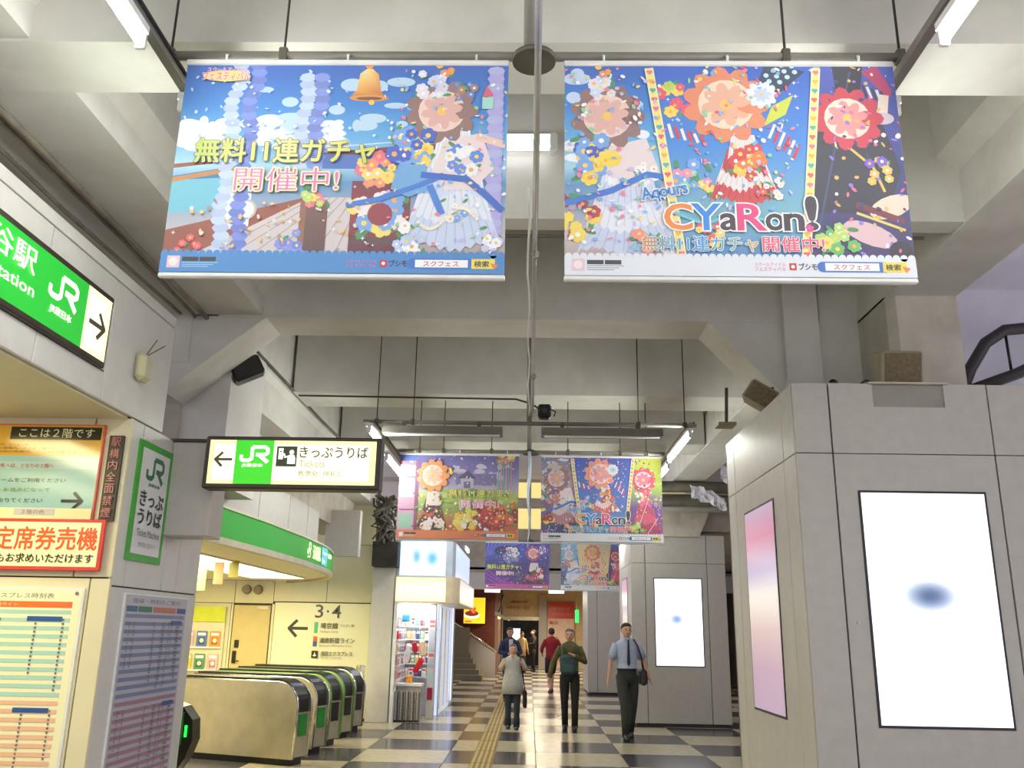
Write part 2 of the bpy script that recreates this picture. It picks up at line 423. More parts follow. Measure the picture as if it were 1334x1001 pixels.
# --- ticket gate hall
curve = [(-3.32, 7.6), (-3.26, 8.2), (-3.18, 9), (-3.1, 10.5), (-3.07, 12), (-3.1, 13.2), (-3.17, 14.1), (-3.3, 14.9), (-3.55, 15.7), (-3.95, 16.4), (-4.6, 17.1)]
def offs(cv, d):
    out = []
    for i, p in enumerate(cv):
        a = cv[max(i - 1, 0)]; b = cv[min(i + 1, len(cv) - 1)]
        dx, dy = b[0] - a[0], b[1] - a[1]; l = math.hypot(dx, dy); out.append((p[0] - dy / l * d, p[1] + dx / l * d))
    return out
def band(cv, t, z0, z1):
    o = offs(cv, 0); i = offs(cv, t); mb = MB(); n = len(cv)
    vs = [(x, y, z0) for x, y in o] + [(x, y, z1) for x, y in o] + [(x, y, z0) for x, y in i] + [(x, y, z1) for x, y in i]
    fs = []
    for k in range(n - 1):
        fs += [(k, k + 1, n + k + 1, n + k), (2 * n + k, 3 * n + k, 3 * n + k + 1, 2 * n + k + 1), (k, 2 * n + k, 2 * n + k + 1, k + 1), (n + k, n + k + 1, 3 * n + k + 1, 3 * n + k)]
    fs += [(0, n, 3 * n, 2 * n), (n - 1, 3 * n - 1, 4 * n - 1, 2 * n - 1)]
    return mb.add(vs, fs)
struct('ceiling_2', MB().prism([(-8.5, 7.5)] + offs(curve, .06) + [(-8.5, 17.1)], 'z', 2.5, 2.56), CREAM)
struct('wall_back', B(-8.5, -3.0, 17.22, 17.4, 0, 4.6), SEAM)
wb = bpy.data.objects['wall_back']
for (a, b, z0, z1) in ((-8.4, -5.67, 2.08, 2.5), (-5.66, -4.92, 2.08, 2.5), (-4.91, -3.9, 2.12, 3.2), (-3.89, -3.02, 2.12, 3.2), (-8.4, -5.72, 0, 2.07), (-4.93, -4.88, 0, 2.07), (-5.71, -5.67, 0, 2.07), (-4.8, -3.02, 3.21, 4.5)):
    B(a, b, 17.2, 17.23, z0, z1, bev=.003).build('panel', CREAM, wb)
d1 = struct('door_1', B(-5.65, -4.95, 17.19, 17.22, 0, 2.04, bev=.004), BEIGE)
MB().box(-5.6, -5.53, 17.165, 17.19, .98, 1.2).tube([(-5.56, 17.17, 1.02), (-5.56, 17.12, 1.02), (-5.45, 17.12, 1.02)], .012).build('door_handle', BLACK, d1)
B(-5.58, -5.5, 17.17, 17.19, 1.26, 1.4).build('keypad', BLACK, d1)
B(-5.2, -4.98, 17.16, 17.19, 1.97, 2.02).build('door_closer', STEEL, d1)
struct('wall_far_left', B(-8.6, -8.5, 7.5, 17.3, 0, 2.6), CREAM)
struct('trim_9', B(-3.0, -2.58, 17.0, 17.3, 0, 2.78, bev=.01), CLAD_W)
struct('wall_upper_left', band([(-3.5, 7.55), (-3.4, 8.2), (-3.26, 9), (-3.2, 10.5), (-3.17, 12), (-3.19, 13)], .1, 2.86, 3.3), SEAM)
wu = bpy.data.objects['wall_upper_left']
up = [(-3.42, 7.0), (-3.4, 8.2), (-3.26, 9), (-3.18, 10.2), (-3.15, 11.4), (-3.16, 12.4), (-3.19, 13.2)]
for a, b in zip(up[:-1], up[1:]):
    f = .006
    band([(a[0] + (b[0] - a[0]) * f, a[1] + (b[1] - a[1]) * f), (b[0] - (b[0] - a[0]) * f, b[1] - (b[1] - a[1]) * f)], .03, 2.87, 3.31).build('panel', CLAD, wu)
struct('trim_10', B(-3.5, -2.92, 15.0, 15.2, 2.82, 3.6), CLAD)
struct('trim_11', B(-3.6, -3.0, 8.2, 16.9, 3.36, 4.5), CONC_D)
g = bpy.data.objects['trim_11']; g.location = (-.42, 0, 0)

# --- the far end
ye = 30
we = struct('wall_end', MB().box(-9, 7, ye, ye + .3, 3.5, 5.0).box(-9, 7, ye, ye + .3, 5.7, 6.05).box(-9, 7, ye, ye + .3, 6.6, 6.9), CONC_D)
struct('trim_12', B(-9, 7, ye - .3, ye + .2, 2.98, 3.5), CLAD_W)
for k in range(6):
    o = B(-4.2 + k * 1.6 + .05, -2.7 + k * 1.6, ye + .1, ye + .14, 5.0, 5.7).build('lit_pane', mat('lit_yellow_pane', (232, 214, 140), emit=.8), we)
    o2 = B(-4.2 + k * 1.6 + .05, -2.7 + k * 1.6, ye + .1, ye + .14, 6.05, 6.6).build('lit_pane', MATS['lit_yellow_pane'], we)
struct('wall_far_end', MB().box(-6, -1.28, 43.2, 43.4, 0, 3.6).box(.43, 7, 43.2, 43.4, 0, 3.6).box(-1.28, .43, 43.2, 43.4, 2.15, 3.6), mat('peach_plaster', (226, 204, 160), .6))
struct('ceiling_3', B(-6, 7, ye, 43.4, 3.62, 3.7), mat('peach_plaster', (226, 204, 160), .6))
struct('trim_13', B(.43, .80, 43.0, 43.2, 0, 3.3), CLAD)
struct('trim_14', MB().box(-1.4, -1.28, 43.1, 43.2, 0, 2.2).box(-1.4, .5, 43.1, 43.2, 2.15, 2.32), STEEL)
struct('wall_doorway', B(-3, 2, 46.4, 46.5, 0, 3), DARK)  # dark sheet behind the doorway, its shade is in the colour
brk = struct('wall_brick', B(-8, -1.3, 34.2, 43, 0, 3.5), mat('mortar', (120, 90, 76), .9))
bb = MB()
for r in range(47):
    for k in range(24):
        x0 = -7.98 + k * .28 + (.14 if r % 2 else 0)
        bb.box(x0, min(x0 + .27, -1.3), 34.18, 34.21, r * .074 + .004, r * .074 + .066)
tag(bb.build('brick', BRICK, brk), kind='stuff')
struct('wall_side_end', B(3.9, 4.1, 30, 43.3, 0, 3.6), CLAD)

# --- stairs at the far left
st = struct('trim_15', MB().prism([(33.6, 0), (33.6, 1.75), (33.1, 1.75), (33.1, 0)], 'x', -5, -2.2), STEP)
for k in range(5):
    B(-6, -1.62 - k * .13, 31.5 + k * .42, 34.0, k * .17, k * .17 + .17).build('stair_step', STEP, st)
MB().prism([(-3.2, 0), (-1.25, 0), (-1.25, .85), (-3.2, 2.1)], 'y', 33.6, 33.75).build('stair_parapet', CLAD, st)
MB().tube([(-1.2, 33.66, .9), (-3.2, 33.66, 2.18)], .045).build('handrail', CHROME, st)

# ============================================================ ADVERTISING PILLARS
def blob(a, x, y, rx, ry, c, bg, rings=7, n=20):
    a.L += 1
    prev = None
    for i in range(rings + 1):
        t = i / rings; k = t * t * (3 - 2 * t)
        col = tuple(c[j] * (1 - k) + bg[j] * k for j in range(3))
        cur = ([(x + rx * t * math.cos(2 * PI * q / n), y + ry * t * math.sin(2 * PI * q / n)) for q in range(n)], col)
        if prev:
            for q in range(n):
                r = (q + 1) % n
                a.poly([prev[0][q], cur[0][q], cur[0][r], prev[0][r]] if i > 1 else [prev[0][0], cur[0][q], cur[0][r]],
                       [prev[1], cur[1], cur[1], prev[1]] if i > 1 else [prev[1], cur[1], cur[1]], a.L)
        prev = cur
def make_pillar(x0, y0, label, big, third=False):
    t = thing('advertising_pillar', label, 'pillar', (x0 + .9, y0, 0), group=None)
    x1 = x0 + 1.8; y1 = y0 + 2.3; e = .006
    MB().box(x0 + .02, x1 - .02, y0 + .02, y1 - .02, .06, 3.47).build('core', SEAM, t)
    B(x0 + .06, x1 - .06, y0 + .06, y1 - .06, 0, .06).build('plinth', mat('dark_plinth', (70, 66, 70), .6), t)
    for (a, b) in ((x0 + .0, x0 + .27), (x0 + .27, x0 + 1.45), (x0 + 1.45, x1)):
        for (z0, z1) in ((.06, 2.95), (2.95, 3.49)):
            if big and a > x0 + .2 and b < x1 - .2 and z1 > 3:
                MB().box(a + e, a + .33, y0, y0 + .03, z0 + e, z1).box(a + .86, b - e, y0, y0 + .03, z0 + e, z1).box(a + .33, a + .86, y0, y0 + .03, z0 + e, 3.31).build('panel', CLAD, t)
                B(a + .33, a + .86, y0 + .012, y0 + .02, 3.31, 3.49).build('niche_plate', mat('niche_grey', (150, 144, 138), .4), t)
                MB().box(a + .33, a + .86, y0 + .03, y0 + .3, 3.30, 3.31).box(a + .33, a + .345, y0 + .03, y0 + .3, 3.31, 3.49).box(a + .845, a + .86, y0 + .03, y0 + .3, 3.31, 3.49).box(a + .3, a + .89, y0 - .02, y0 + .3, 3.485, 3.5).build('equipment_tray', STEEL, t)
            else:
                B(a + e * (a > x0), b - e * (b < x1), y0, y0 + .03, z0 + e, z1, bev=.003).build('panel', CLAD, t)
    for (a, b) in ((y0 + .03, y0 + .33), (y0 + .33, y0 + 1.97), (y0 + 1.97, y1)):
        for (z0, z1) in ((.06, 2.95), (2.95, 3.49)):
            B(x0, x0 + .03, a + e, b - e, z0 + e, z1, bev=.003).build('panel', CLAD_W, t)
            B(x1 - .03, x1, a + e, b - e, z0 + e, z1, bev=.003).build('panel', CLAD_W, t)
    B(x0, x1, y1 - .03, y1, .06, 3.49).build('panel', CLAD, t)
    if third: return t
    # front screen
    s = B(x0 + .425, x0 + 1.345, y0 - .006, y0 + .02, 1.06, 2.68, bev=.002).build('screen_frame', BLACK, t)
    W, H = .885, 1.585; a = Art(W, H, .0004)
    a.rect(0, 0, W, H, (236, 238, 255)); a.L += 1
    for i in range(4):
        q = .012 * i + .01; a.rect(q, q, W - q, H - q, tuple(min(255, v + i * 3) for v in (240, 242, 255)))
    if big: blob(a, .42, .86, .29, .17, (66, 84, 120), (249, 251, 255)); blob(a, .56, .80, .16, .09, (150, 165, 195), (249, 251, 255)) if 0 else None
    else: blob(a, .40, .84, .2, .16, (120, 142, 200), (249, 251, 255))
    a.build('display', (x0 + .4425, y0 - .006, 1.078), *FX, SCREEN, s)
    MB().tube([(x0 + .35, y0, 1.75), (x0 + .35, y0 - .012, 1.75)], .012).build('lock', STEEL, t)
    # side screen
    f = B(x0 - .006, x0 + .02, y0 + .68, y0 + 1.66, 1.04, 2.72, bev=.002).build('screen_frame', BLACK, t)
    a = Art(.94, 1.64, .0004)
    a.grad(0, 0, .94, 1.64, [(0, (196, 170, 200)), (.2, (206, 172, 196)), (.38, (226, 200, 200)), (.55, (250, 244, 240)), (.68, (206, 190, 220)), (.85, (224, 150, 180)), (1, (200, 176, 205))])
    a.build('display', (x0 - .006, y0 + 1.64, 1.06), *FL, print_mat('side_screen', .5, .2) if 'side_screen' not in bpy.data.materials else bpy.data.materials['side_screen'], f)
    return t
make_pillar(1.95, 6.4, 'nearest grey clad pillar with a big white screen and a speaker tray on top', True)
make_pillar(1.93, 17.2, 'middle grey clad pillar with white screen behind the walking man in a shirt', False)
make_pillar(1.62, 25.5, 'farthest grey clad pillar without a screen, behind the third pair of banners', False, True)

# ============================================================ HANGING BANNERS
def hearts(a, x0, y0, x1, y1, n):
    cs = [(240, 90, 110), (70, 180, 190), (250, 190, 60), (240, 120, 170)]
    for i in range(n):
        t = (i + .5) / n; x = x0 + (x1 - x0) * t; y = y0 + (y1 - y0) * t; c = cs[i % 4]
        a.disc(x - .006, y + .004, .008, c, n=7); a.disc(x + .006, y + .004, .008, c, n=7, L=a.L); a.poly([(x - .013, y + .002), (x, y - .014), (x + .013, y + .002)], c, a.L)
def footer(a, bg, ink):
    W = a.W; a.rect(0, .0, W, .085, bg)
    for i in range(46): a.disc(W * (i + .5) / 46, .088, W / 92, bg, n=8, L=a.L)
    a.rect(.03, .02, .085, .075, (236, 200, 214)); a.disc(.0575, .048, .02, (250, 236, 236))
    a.rect(.095, .05, .165, .07, (20, 20, 24)); a.rect(.17, .05, .24, .07, (20, 20, 24))
    for i in range(3): a.rect(.095, .042 - i * .009, .25 - i * .02, .045 - i * .009, ink)
    a.text('スクールアイドル', .80, .048, .13, .016, (236, 120, 160), .01); a.text('フェスティバル', .80, .026, .13, .018, (236, 120, 160), .02)
    a.rect(.945, .03, .975, .062, (214, 30, 40)); a.disc(.96, .046, .008, (255, 255, 255)); a.text('ブシモ', .985, .032, .075, .03, (30, 30, 34), .03)
    x = 1.085; a.rect(x, .022, x + .265, .07, (40, 110, 200)); a.disc(x, .046, .024, (40, 110, 200)); a.rect(x + .01, .029, x + .235, .064, (255, 255, 255))
    a.text('スクフェス', x + .045, .034, .15, .024, (206, 40, 60), .02)
    a.rect(x + .25, .024, x + .35, .069, (250, 224, 70)); a.text('検索', x + .262, .032, .062, .028, (20, 20, 20), .03)
    a.poly([(x + .33, .05), (x + .365, .042), (x + .345, .02)], (244, 130, 40))
def bouquet(a, x, y, r, cols, n=14, seed=1):
    rr = random.Random(seed)
    for i in range(n // 2): a.disc(x + rr.uniform(-r, r), y + rr.uniform(-r, r), r * .3, (70, 150, 80), r * .12, n=8, rot=rr.uniform(0, 3))
    for i in range(n):
        an = rr.uniform(0, 2 * PI); d = r * math.sqrt(rr.random()); a.flower(x + d * math.cos(an), y + d * math.sin(an), r * rr.uniform(.25, .42), rr.choice(cols), rr.choice([(255, 220, 80), (250, 250, 250), (250, 180, 60)]))
def blossom(a, x, y, r, outer, mid, core):
    """a big generic flower head with pale heart"""
    for k in range(11):
        an = 2 * PI * k / 11; a.disc(x + r * .62 * math.cos(an), y + r * .62 * math.sin(an), r * .42, outer, r * .26, n=10, rot=an, L=a.L + 1 if k == 0 else a.L)
    a.disc(x, y, r * .66, mid, n=18)
    for k in range(8):
        an = 2 * PI * k / 8 + .2; a.disc(x + r * .34 * math.cos(an), y + r * .34 * math.sin(an), r * .26, core, r * .15, n=8, rot=an, L=a.L + 1 if k == 0 else a.L)
    a.disc(x, y, r * .14, (250, 200, 90), n=10)
def frill(a, x0, x1, ytop, ybot, cols, seed=3, n=10):
    """layers of draped pale cloth"""
    rr = random.Random(seed)
    for lay in range(4):
        t = lay / 4; yb = ybot + (ytop - ybot) * t; c = cols[lay % len(cols)]
        pts = [(x0 + (x1 - x0) * (.5 - .5 * (1 - t * .55)), yb)]
        xa = x0 + (x1 - x0) * .5 * t * .75; xb = x1 - (x1 - x0) * .5 * t * .75
        top = [(xb - (xb - xa) * .15, yb + (ytop - ybot) * .45), (xa + (xb - xa) * .15, yb + (ytop - ybot) * .45)]
        pts = []
        for i in range(n * 2 + 1):
            u = i / (n * 2); pts.append((xa + (xb - xa) * u, yb + (.02 if i % 2 else 0) + .02 * math.sin(u * 9 + lay)))
        a.poly(pts + top, c)
        for i in range(n): 
            u = (i + .5) / n; a.stroke([(xa + (xb - xa) * u, yb + .02), (xa + (xb - xa) * (.5 + (u - .5) * .6), yb + (ytop - ybot) * .4)], .004, tuple(max(0, v - 26) for v in c), a.L if i else None)
def ribbon(a, pts, wd, c): a.stroke(pts, wd, c)
def scatter(a, seed, n, x0, x1, y0, y1, cols, r=.012):
    rr = random.Random(seed); a.L += 1
    for i in range(n): a.disc(rr.uniform(x0, x1), rr.uniform(y0, y1), rr.uniform(.4, 1) * r, rr.choice(cols), rr.uniform(.2, .7) * r, n=7, L=a.L, rot=rr.uniform(0, 3))
PASTEL = [(250, 250, 255), (250, 226, 120), (240, 130, 160), (120, 180, 240), (150, 210, 170), (200, 190, 240)]
def clouds(a, seed, x0, x1, y0, y1, n, c=(240, 246, 255)):
    rr = random.Random(seed); a.L += 1
    for i in range(n): a.disc(rr.uniform(x0, x1), rr.uniform(y0, y1), rr.uniform(.02, .07), c, rr.uniform(.012, .035), L=a.L + i * .01)
def sparkle(a, seed, n, x0, x1, y0, y1):
    rr = random.Random(seed); a.L += 1
    for i in range(n):
        x, y, r = rr.uniform(x0, x1), rr.uniform(y0, y1), rr.uniform(.004, .014)
        a.poly([(x - r, y), (x, y - r * .25), (x + r, y), (x, y + r * .25)], (255, 255, 255), a.L); a.poly([(x, y - r), (x + r * .25, y), (x, y + r), (x - r * .25, y)], (255, 255, 255), a.L)
def pedestal(a, x, y0, y1, w, c):
    a.rect(x - w / 2, y0, x + w / 2, y1, tuple(v * .7 for v in c), c); a.rect(x - w / 2, y0, x - w * .28, y1, tuple(min(255, v * 1.25) for v in c)); a.disc(x, y1, w / 2, tuple(min(255, v * 1.3) for v in c), w * .1)
GRADY = [(150, 200, 60), (250, 236, 120), (240, 220, 60)]
def sea_side(a, x0, x1):
    W, H = a.W, a.H
    a.grad(x0, .0, x1, H, [(0, (150, 120, 110)), (.16, (200, 190, 190)), (.42, (90, 150, 200)), (.5, (170, 215, 240)), (.62, (96, 178, 232)), (.8, (40, 130, 216)), (1, (22, 90, 190))])
def art_one(a):
    W, H = a.W, a.H; sea_side(a, 0, W)
    clouds(a, 2, .05, .75, .60, .74, 40); clouds(a, 3, .3, 1.1, .7, .95, 18, (190, 220, 246)); clouds(a, 5, .0, .2, .62, .72, 16)
    a.poly([(0, .30), (.0, .46), (.32, .52), (.32, .34)], (40, 110, 170)); a.poly([(0, .28), (0, .44), (.34, .46), (.34, .30)], (110, 190, 214))
    a.poly([(0, .43), (0, .455), (.34, .52), (.34, .50)], (190, 130, 60)); a.poly([(0, .50), (0, .52), (.34, .56), (.34, .545)], (150, 70, 40))
    a.poly([(0, .08), (0, .2), (.6, .36), (.7, .34), (.3, .08)], (150, 74, 44))
    a.poly([(.12, .08), (.62, .36), (.95, .36), (.98, .08)], (214, 204, 206))
    for k in range(9): a.stroke([(.2 + k * .09, .08), (.64 + k * .034, .36)], .004, (170, 150, 150))
    a.poly([(.25, .2), (.22, .42), (.36, .44), (.36, .22)], (236, 240, 250)); a.disc(.34, .3, .05, (200, 190, 170)); a.disc(.34, .3, .04, (236, 240, 250))
    a.stroke([(.62, .56), (1.0, .60), (1.46, .63)], .03, (120, 60, 70)); a.rect(.66, .5, 1.46, .57, (70, 110, 190)); a.stroke([(.62, .60), (1.46, .68)], .006, (220, 230, 245))
    for (x, c1) in ((.235, (198, 216, 250)), (.315, (120, 142, 226)), (.56, (198, 216, 250)), (.625, (130, 150, 228))):
        a.L += 1; L = a.L
        for k in range(26 if x < .4 else 13):
            y = .1 + k * .037 if x < .4 else .52 + k * .037
            a.disc(x + .012 * math.sin(k * .9) + (max(0, y - .85) * .12), y, .038, tuple(v - (k % 2) * 16 for v in c1), .024, n=8, L=L + k * .01)
    # bell
    a.disc(.84, 1.03, .02, (250, 160, 60)); a.poly([(.76, .86), (.79, .9), (.80, .985), (.83, 1.01), (.855, 1.01), (.885, .98), (.90, .89), (.935, .85)], [(196, 110, 30), (240, 170, 50), (255, 214, 110), (255, 230, 140), (255, 220, 110), (240, 160, 50), (210, 120, 30), (180, 90, 20)])
    a.disc(.848, .857, .09, (230, 150, 50), .017); a.disc(.848, .855, .06, (120, 60, 20), .009)
    a.disc(.86, .835, .014, (250, 200, 90))
    bouquet(a, 1.17, 1.04, .06, [(250, 150, 50), (255, 200, 70)], 6, 9)
    # barrel, pedestals
    a.grad(.80, .09, 1.06, .44, [(0, (90, 24, 40)), (.5, (150, 44, 56)), (1, (120, 30, 44))]); a.rect(.80, .30, 1.06, .33, (90, 60, 60)); a.rect(.80, .14, 1.06, .17, (90, 60, 60))
    bouquet(a, .93, .29, .115, [(250, 240, 240), (120, 170, 236), (250, 226, 110)], 20, 4); a.disc(.93, .28, .055, (150, 44, 56))
    bouquet(a, .90, .5, .08, [(250, 150, 120), (255, 220, 110), (240, 110, 140)], 14, 6)
    pedestal(a, .64, .09, .34, .12, (120, 76, 60)); bouquet(a, .64, .36, .06, [(250, 220, 100), (240, 130, 150), (190, 220, 100)], 10, 8); bouquet(a, .56, .14, .06, [(110, 130, 220), (130, 150, 235)], 10, 18)
    bouquet(a, .1, .13, .05, [(240, 90, 110)], 5, 11)
    # stand-in for the figure: draped white cloth, blossoms and ribbons
    a.rect(1.39, .2, 1.455, 1.0, (170, 160, 226))
    for k in range(20): a.disc(1.42, .2 + k * .042, .04, (180, 170 + (k % 2) * 14, 232), .024, n=8)
    frill(a, 1.02, 1.46, .62, .12, [(206, 218, 246), (232, 238, 252), (214, 224, 250), (246, 246, 255)])
    a.poly([(1.15, .5), (1.2, .64), (1.36, .68), (1.42, .5), (1.33, .4), (1.2, .4)], (240, 222, 224)); a.stroke([(1.34, .66), (1.47, .62)], .035, (246, 206, 190))
    blossom(a, 1.18, .79, .16, (150, 112, 106), (244, 214, 202), (232, 180, 172)); bouquet(a, 1.13, .93, .07, [(240, 232, 250), (210, 220, 250)], 12, 31); bouquet(a, 1.28, .9, .05, [(96, 136, 226), (170, 130, 120)], 8, 12)
    bouquet(a, 1.29, .56, .08, [(90, 140, 230), (246, 246, 252)], 14, 13); bouquet(a, 1.05, .60, .1, [(60, 90, 200), (120, 170, 236), (255, 220, 70)], 20, 14)
    a.poly([(.97, .40), (1.0, .52), (1.12, .52), (1.14, .40), (1.05, .36)], (110, 170, 226))
    ribbon(a, [(.78, .32), (.92, .35), (1.1, .42), (1.2, .47)], .025, (50, 120, 214)); ribbon(a, [(1.1, .47), (1.3, .45), (1.38, .38), (1.46, .3)], .03, (40, 100, 200)); ribbon(a, [(1.14, .42), (1.2, .28)], .03, (60, 130, 220))
    a.poly([(1.36, .86), (1.38, .92), (1.41, .87)], (226, 90, 110)); a.rect(1.36, .8, 1.41, .86, (170, 224, 214))
    bouquet(a, 1.06, .16, .07, [(250, 250, 255), (190, 210, 250)], 10, 301); bouquet(a, 1.4, .16, .06, [(250, 250, 255), (200, 200, 250)], 8, 302); bouquet(a, 1.25, .3, .05, [(120, 170, 240), (250, 250, 255)], 6, 303)
    for k in range(22): a.disc(1.1 + .012 * k, .26 + .05 * math.cos(k * .28 + 2), .009, (250, 240, 214), n=7)
    scatter(a, 304, 90, .95, 1.47, .1, 1.0, PASTEL, .014); scatter(a, 305, 70, 0, 1.0, .55, 1.0, [(230, 240, 255), (190, 220, 250)], .012); scatter(a, 306, 50, .1, .9, .1, .34, [(230, 220, 226), (170, 140, 140), (240, 200, 120)], .014)
    sparkle(a, 21, 34, 0, W, .1, 1.0)
    a.text('無料11連ガチャ', .09, .525, .80, .12, (255, 255, 255), .02, outline=(110, 120, 30), ow=.035, grad=None)
    a.text('無料11連ガチャ', .09, .525, .80, .12, (244, 236, 120), .01, grad=[(190, 210, 60), (250, 240, 140), (220, 220, 60)])
    a.text('開催中!', .28, .385, .46, .115, (255, 255, 255), .03, outline=(250, 230, 90), ow=.035); a.text('開催中!', .28, .385, .46, .115, (230, 120, 176), -.002)
    a.disc(.19, .965, .11, (250, 214, 110), .03); a.text('スクールアイドル', .10, .985, .18, .025, (236, 90, 150), .01, outline=(255, 255, 255)); a.text('フェスティバル', .08, .94, .22, .045, (236, 80, 140), .02, outline=(255, 255, 255))
    footer(a, (60, 136, 206), (170, 210, 240))
def group_art(v):
    def f(a):
        W, H = a.W, a.H
        if v == 0: pal = [(150, 112, 106), (244, 214, 202), (232, 180, 172)]; p2 = [(236, 140, 96), (250, 220, 196), (240, 180, 150)]; p3 = [(206, 50, 70), (250, 222, 206), (232, 150, 150)]
        elif v == 1: pal = [(150, 116, 116), (236, 210, 210), (220, 170, 176)]; p2 = [(240, 150, 130), (250, 224, 214), (240, 160, 170)]; p3 = [(226, 70, 90), (250, 220, 214), (240, 120, 160)]
        else: pal = [(150, 170, 190), (240, 226, 222), (190, 200, 230)]; p2 = [(240, 140, 60), (252, 224, 200), (244, 190, 140)]; p3 = [(180, 50, 70), (240, 200, 200), (210, 90, 110)]
        if v == 0: sea_side(a, 0, .42)
        elif v == 1: a.grad(0, 0, .42, H, [(0, (60, 70, 140)), (.35, (120, 90, 130)), (.7, (190, 160, 170)), (1, (130, 120, 160))])
        else: a.grad(0, 0, .42, H, [(0, (40, 60, 110)), (.5, (60, 150, 210)), (1, (110, 190, 230))])
        c0 = [(0, (60, 110, 190)), (.3, (120, 180, 200)), (.6, (60, 140, 226)), (1, (30, 90, 200))] if v == 0 else [(0, (120, 190, 220)), (.4, (70, 120, 210)), (1, (40, 70, 180))] if v == 1 else [(0, (240, 180, 120)), (.5, (250, 214, 160)), (1, (230, 220, 190))]
        c2 = [(0, (60, 40, 90)), (.5, (40, 50, 120)), (1, (70, 90, 190))] if v == 0 else [(0, (170, 70, 110)), (.4, (110, 70, 150)), (.65, (170, 200, 60)), (1, (214, 220, 40))] if v == 1 else [(0, (90, 40, 70)), (.5, (70, 60, 150)), (1, (60, 110, 210))]
        def para(xl0, xl1, xr0, xr1, stops):  # slanted panel: bottom xl0..xr0, top xl1..xr1
            a.L += 1
            for (s0, ca), (s1, cb) in zip(stops[:-1], stops[1:]):
                L = lambda s: (xl0 + (xl1 - xl0) * s, H * s); R = lambda s: (xr0 + (xr1 - xr0) * s, H * s)
                a.poly([L(s0), R(s0), R(s1), L(s1)], [ca, ca, cb, cb], a.L)
        clouds(a, 40 + v, 0, .35, .5, .7, 14); clouds(a, 70 + v, .02, .3, .8, 1.0, 8, (200, 220, 250))
        # left panel
        frill(a, .05, .5, .55, .1, [(206, 214, 240), (236, 238, 252), (216, 222, 248), (246, 246, 255)] if v != 1 else [(70, 70, 130), (190, 130, 140), (230, 210, 220), (120, 90, 110)], 4 + v)
        a.poly([(.15, .5), (.2, .62), (.36, .66), (.42, .48), (.3, .42)], (240, 222, 224))
        blossom(a, .19, .77, .165, *pal); bouquet(a, .16, .93, .07, [(240, 232, 250), (210, 220, 250)] if v != 1 else [(200, 190, 200)], 10, 41 + v)
        bouquet(a, .13, .56, .1, [(60, 90, 200), (120, 170, 236), (255, 220, 70)] if v == 0 else [(90, 90, 170), (200, 130, 140)], 18, 44 + v)
        bouquet(a, .04, .28, .1, [(190, 40, 50), (250, 220, 80), (150, 50, 60)] if v != 2 else [(60, 60, 120)], 14, 46 + v); bouquet(a, .36, .5, .05, [(90, 140, 230), (250, 250, 255)], 8, 47)
        if v == 0: bouquet(a, .16, 1.03, .05, [(250, 150, 50), (255, 200, 70)], 6, 9)
        ribbon(a, [(0, .34), (.2, .40), (.36, .48), (.5, .46)], .028, (50, 120, 214))
        # middle panel
        para(.50, .38, 1.02, 1.12, c0); sparkle(a, 50 + v, 40, .45, 1.05, .7, 1.05)
        a.poly([(.86, .93), (.93, .86), (1.08, 1.0), (1.0, 1.05), (.9, 1.04)], (40, 50, 90)) if v == 0 else None
        if v == 0:
            for i in range(4):
                for j in range(3): a.disc(.93 + i * .035 - j * .012, .92 + j * .03 + i * .026, .012, (190, 230, 255), n=8)
            a.poly([(.88, .72), (.98, .78), (1.02, .88), (.92, .82)], (210, 220, 50)); bouquet(a, .5, .86, .08, [(240, 80, 110), (250, 220, 80), (170, 220, 90)], 12, 52)
        frill(a, .62, .95, .62, .34, [(210, 60, 60), (240, 230, 230), (200, 50, 56), (244, 236, 236)] if v != 1 else [(230, 110, 110), (250, 226, 226), (90, 130, 220), (250, 240, 240)], 9)
        for k in range(6): a.stroke([(.46 + k * .028, .73 - k * .012), (.476 + k * .028, .66 - k * .006)], .014, (214, 50, 60) if k % 2 else (246, 240, 240)); a.stroke([(.9 + k * .02, .66 - k * .02), (.93 + k * .02, .73 - k * .02)], .013, (214, 50, 60) if k % 2 else (246, 240, 240))
        blossom(a, .72, .83, .19, *p2); blossom(a, .88, .88, .07, (236, 240, 250), (250, 250, 255), (200, 216, 250)) if v != 2 else None
        bouquet(a, .8, .55, .08, [(240, 130, 50), (220, 60, 60), (250, 200, 80)], 12, 53 + v); bouquet(a, .56, .45, .08, [(240, 150, 190), (150, 220, 180), (250, 220, 90), (120, 170, 240)], 12, 54)
        # right panel
        para(1.02, 1.15, W, W, c2); sparkle(a, 60 + v, 40, 1.1, W, .3, 1.05)
        if v == 0:
            a.poly([(1.06, .3), (1.12, .74), (1.40, .74), (1.46, .5), (1.38, .3)], (34, 34, 48)); a.poly([(1.20, 1.04), (1.22, .78), (1.3, .78), (1.34, 1.04)], (30, 32, 46)); a.poly([(1.33, 1.0), (1.4, 1.03), (1.46, .9), (1.44, .86)], (190, 50, 100))
            for k in range(5): a.stroke([(1.33 + k * .02, .93 - k * .008), (1.345 + k * .02, .87 - k * .008)], .012, (240, 236, 240) if k % 2 else (60, 40, 60))
            a.stroke([(1.08, .2), (1.28, 1.0)], .01, (60, 70, 110)); a.disc(1.4, .33, .1, (244, 214, 196), .05, rot=.4); a.disc(1.30, .2, .12, (226, 190, 196), .05, rot=-.4); a.stroke([(1.25, .34), (1.45, .26)], .03, (120, 40, 50)); a.stroke([(1.25, .3), (1.45, .22)], .012, (240, 210, 100))
            a.disc(1.42, .12, .05, (40, 34, 46)); a.stroke([(1.2, .66), (1.34, .52), (1.38, .4)], .012, (226, 190, 80)); a.stroke([(1.4, .75), (1.42, .88)], .045, (246, 226, 210)); a.disc(1.405, .76, .05, (220, 200, 214), .03)
        else:
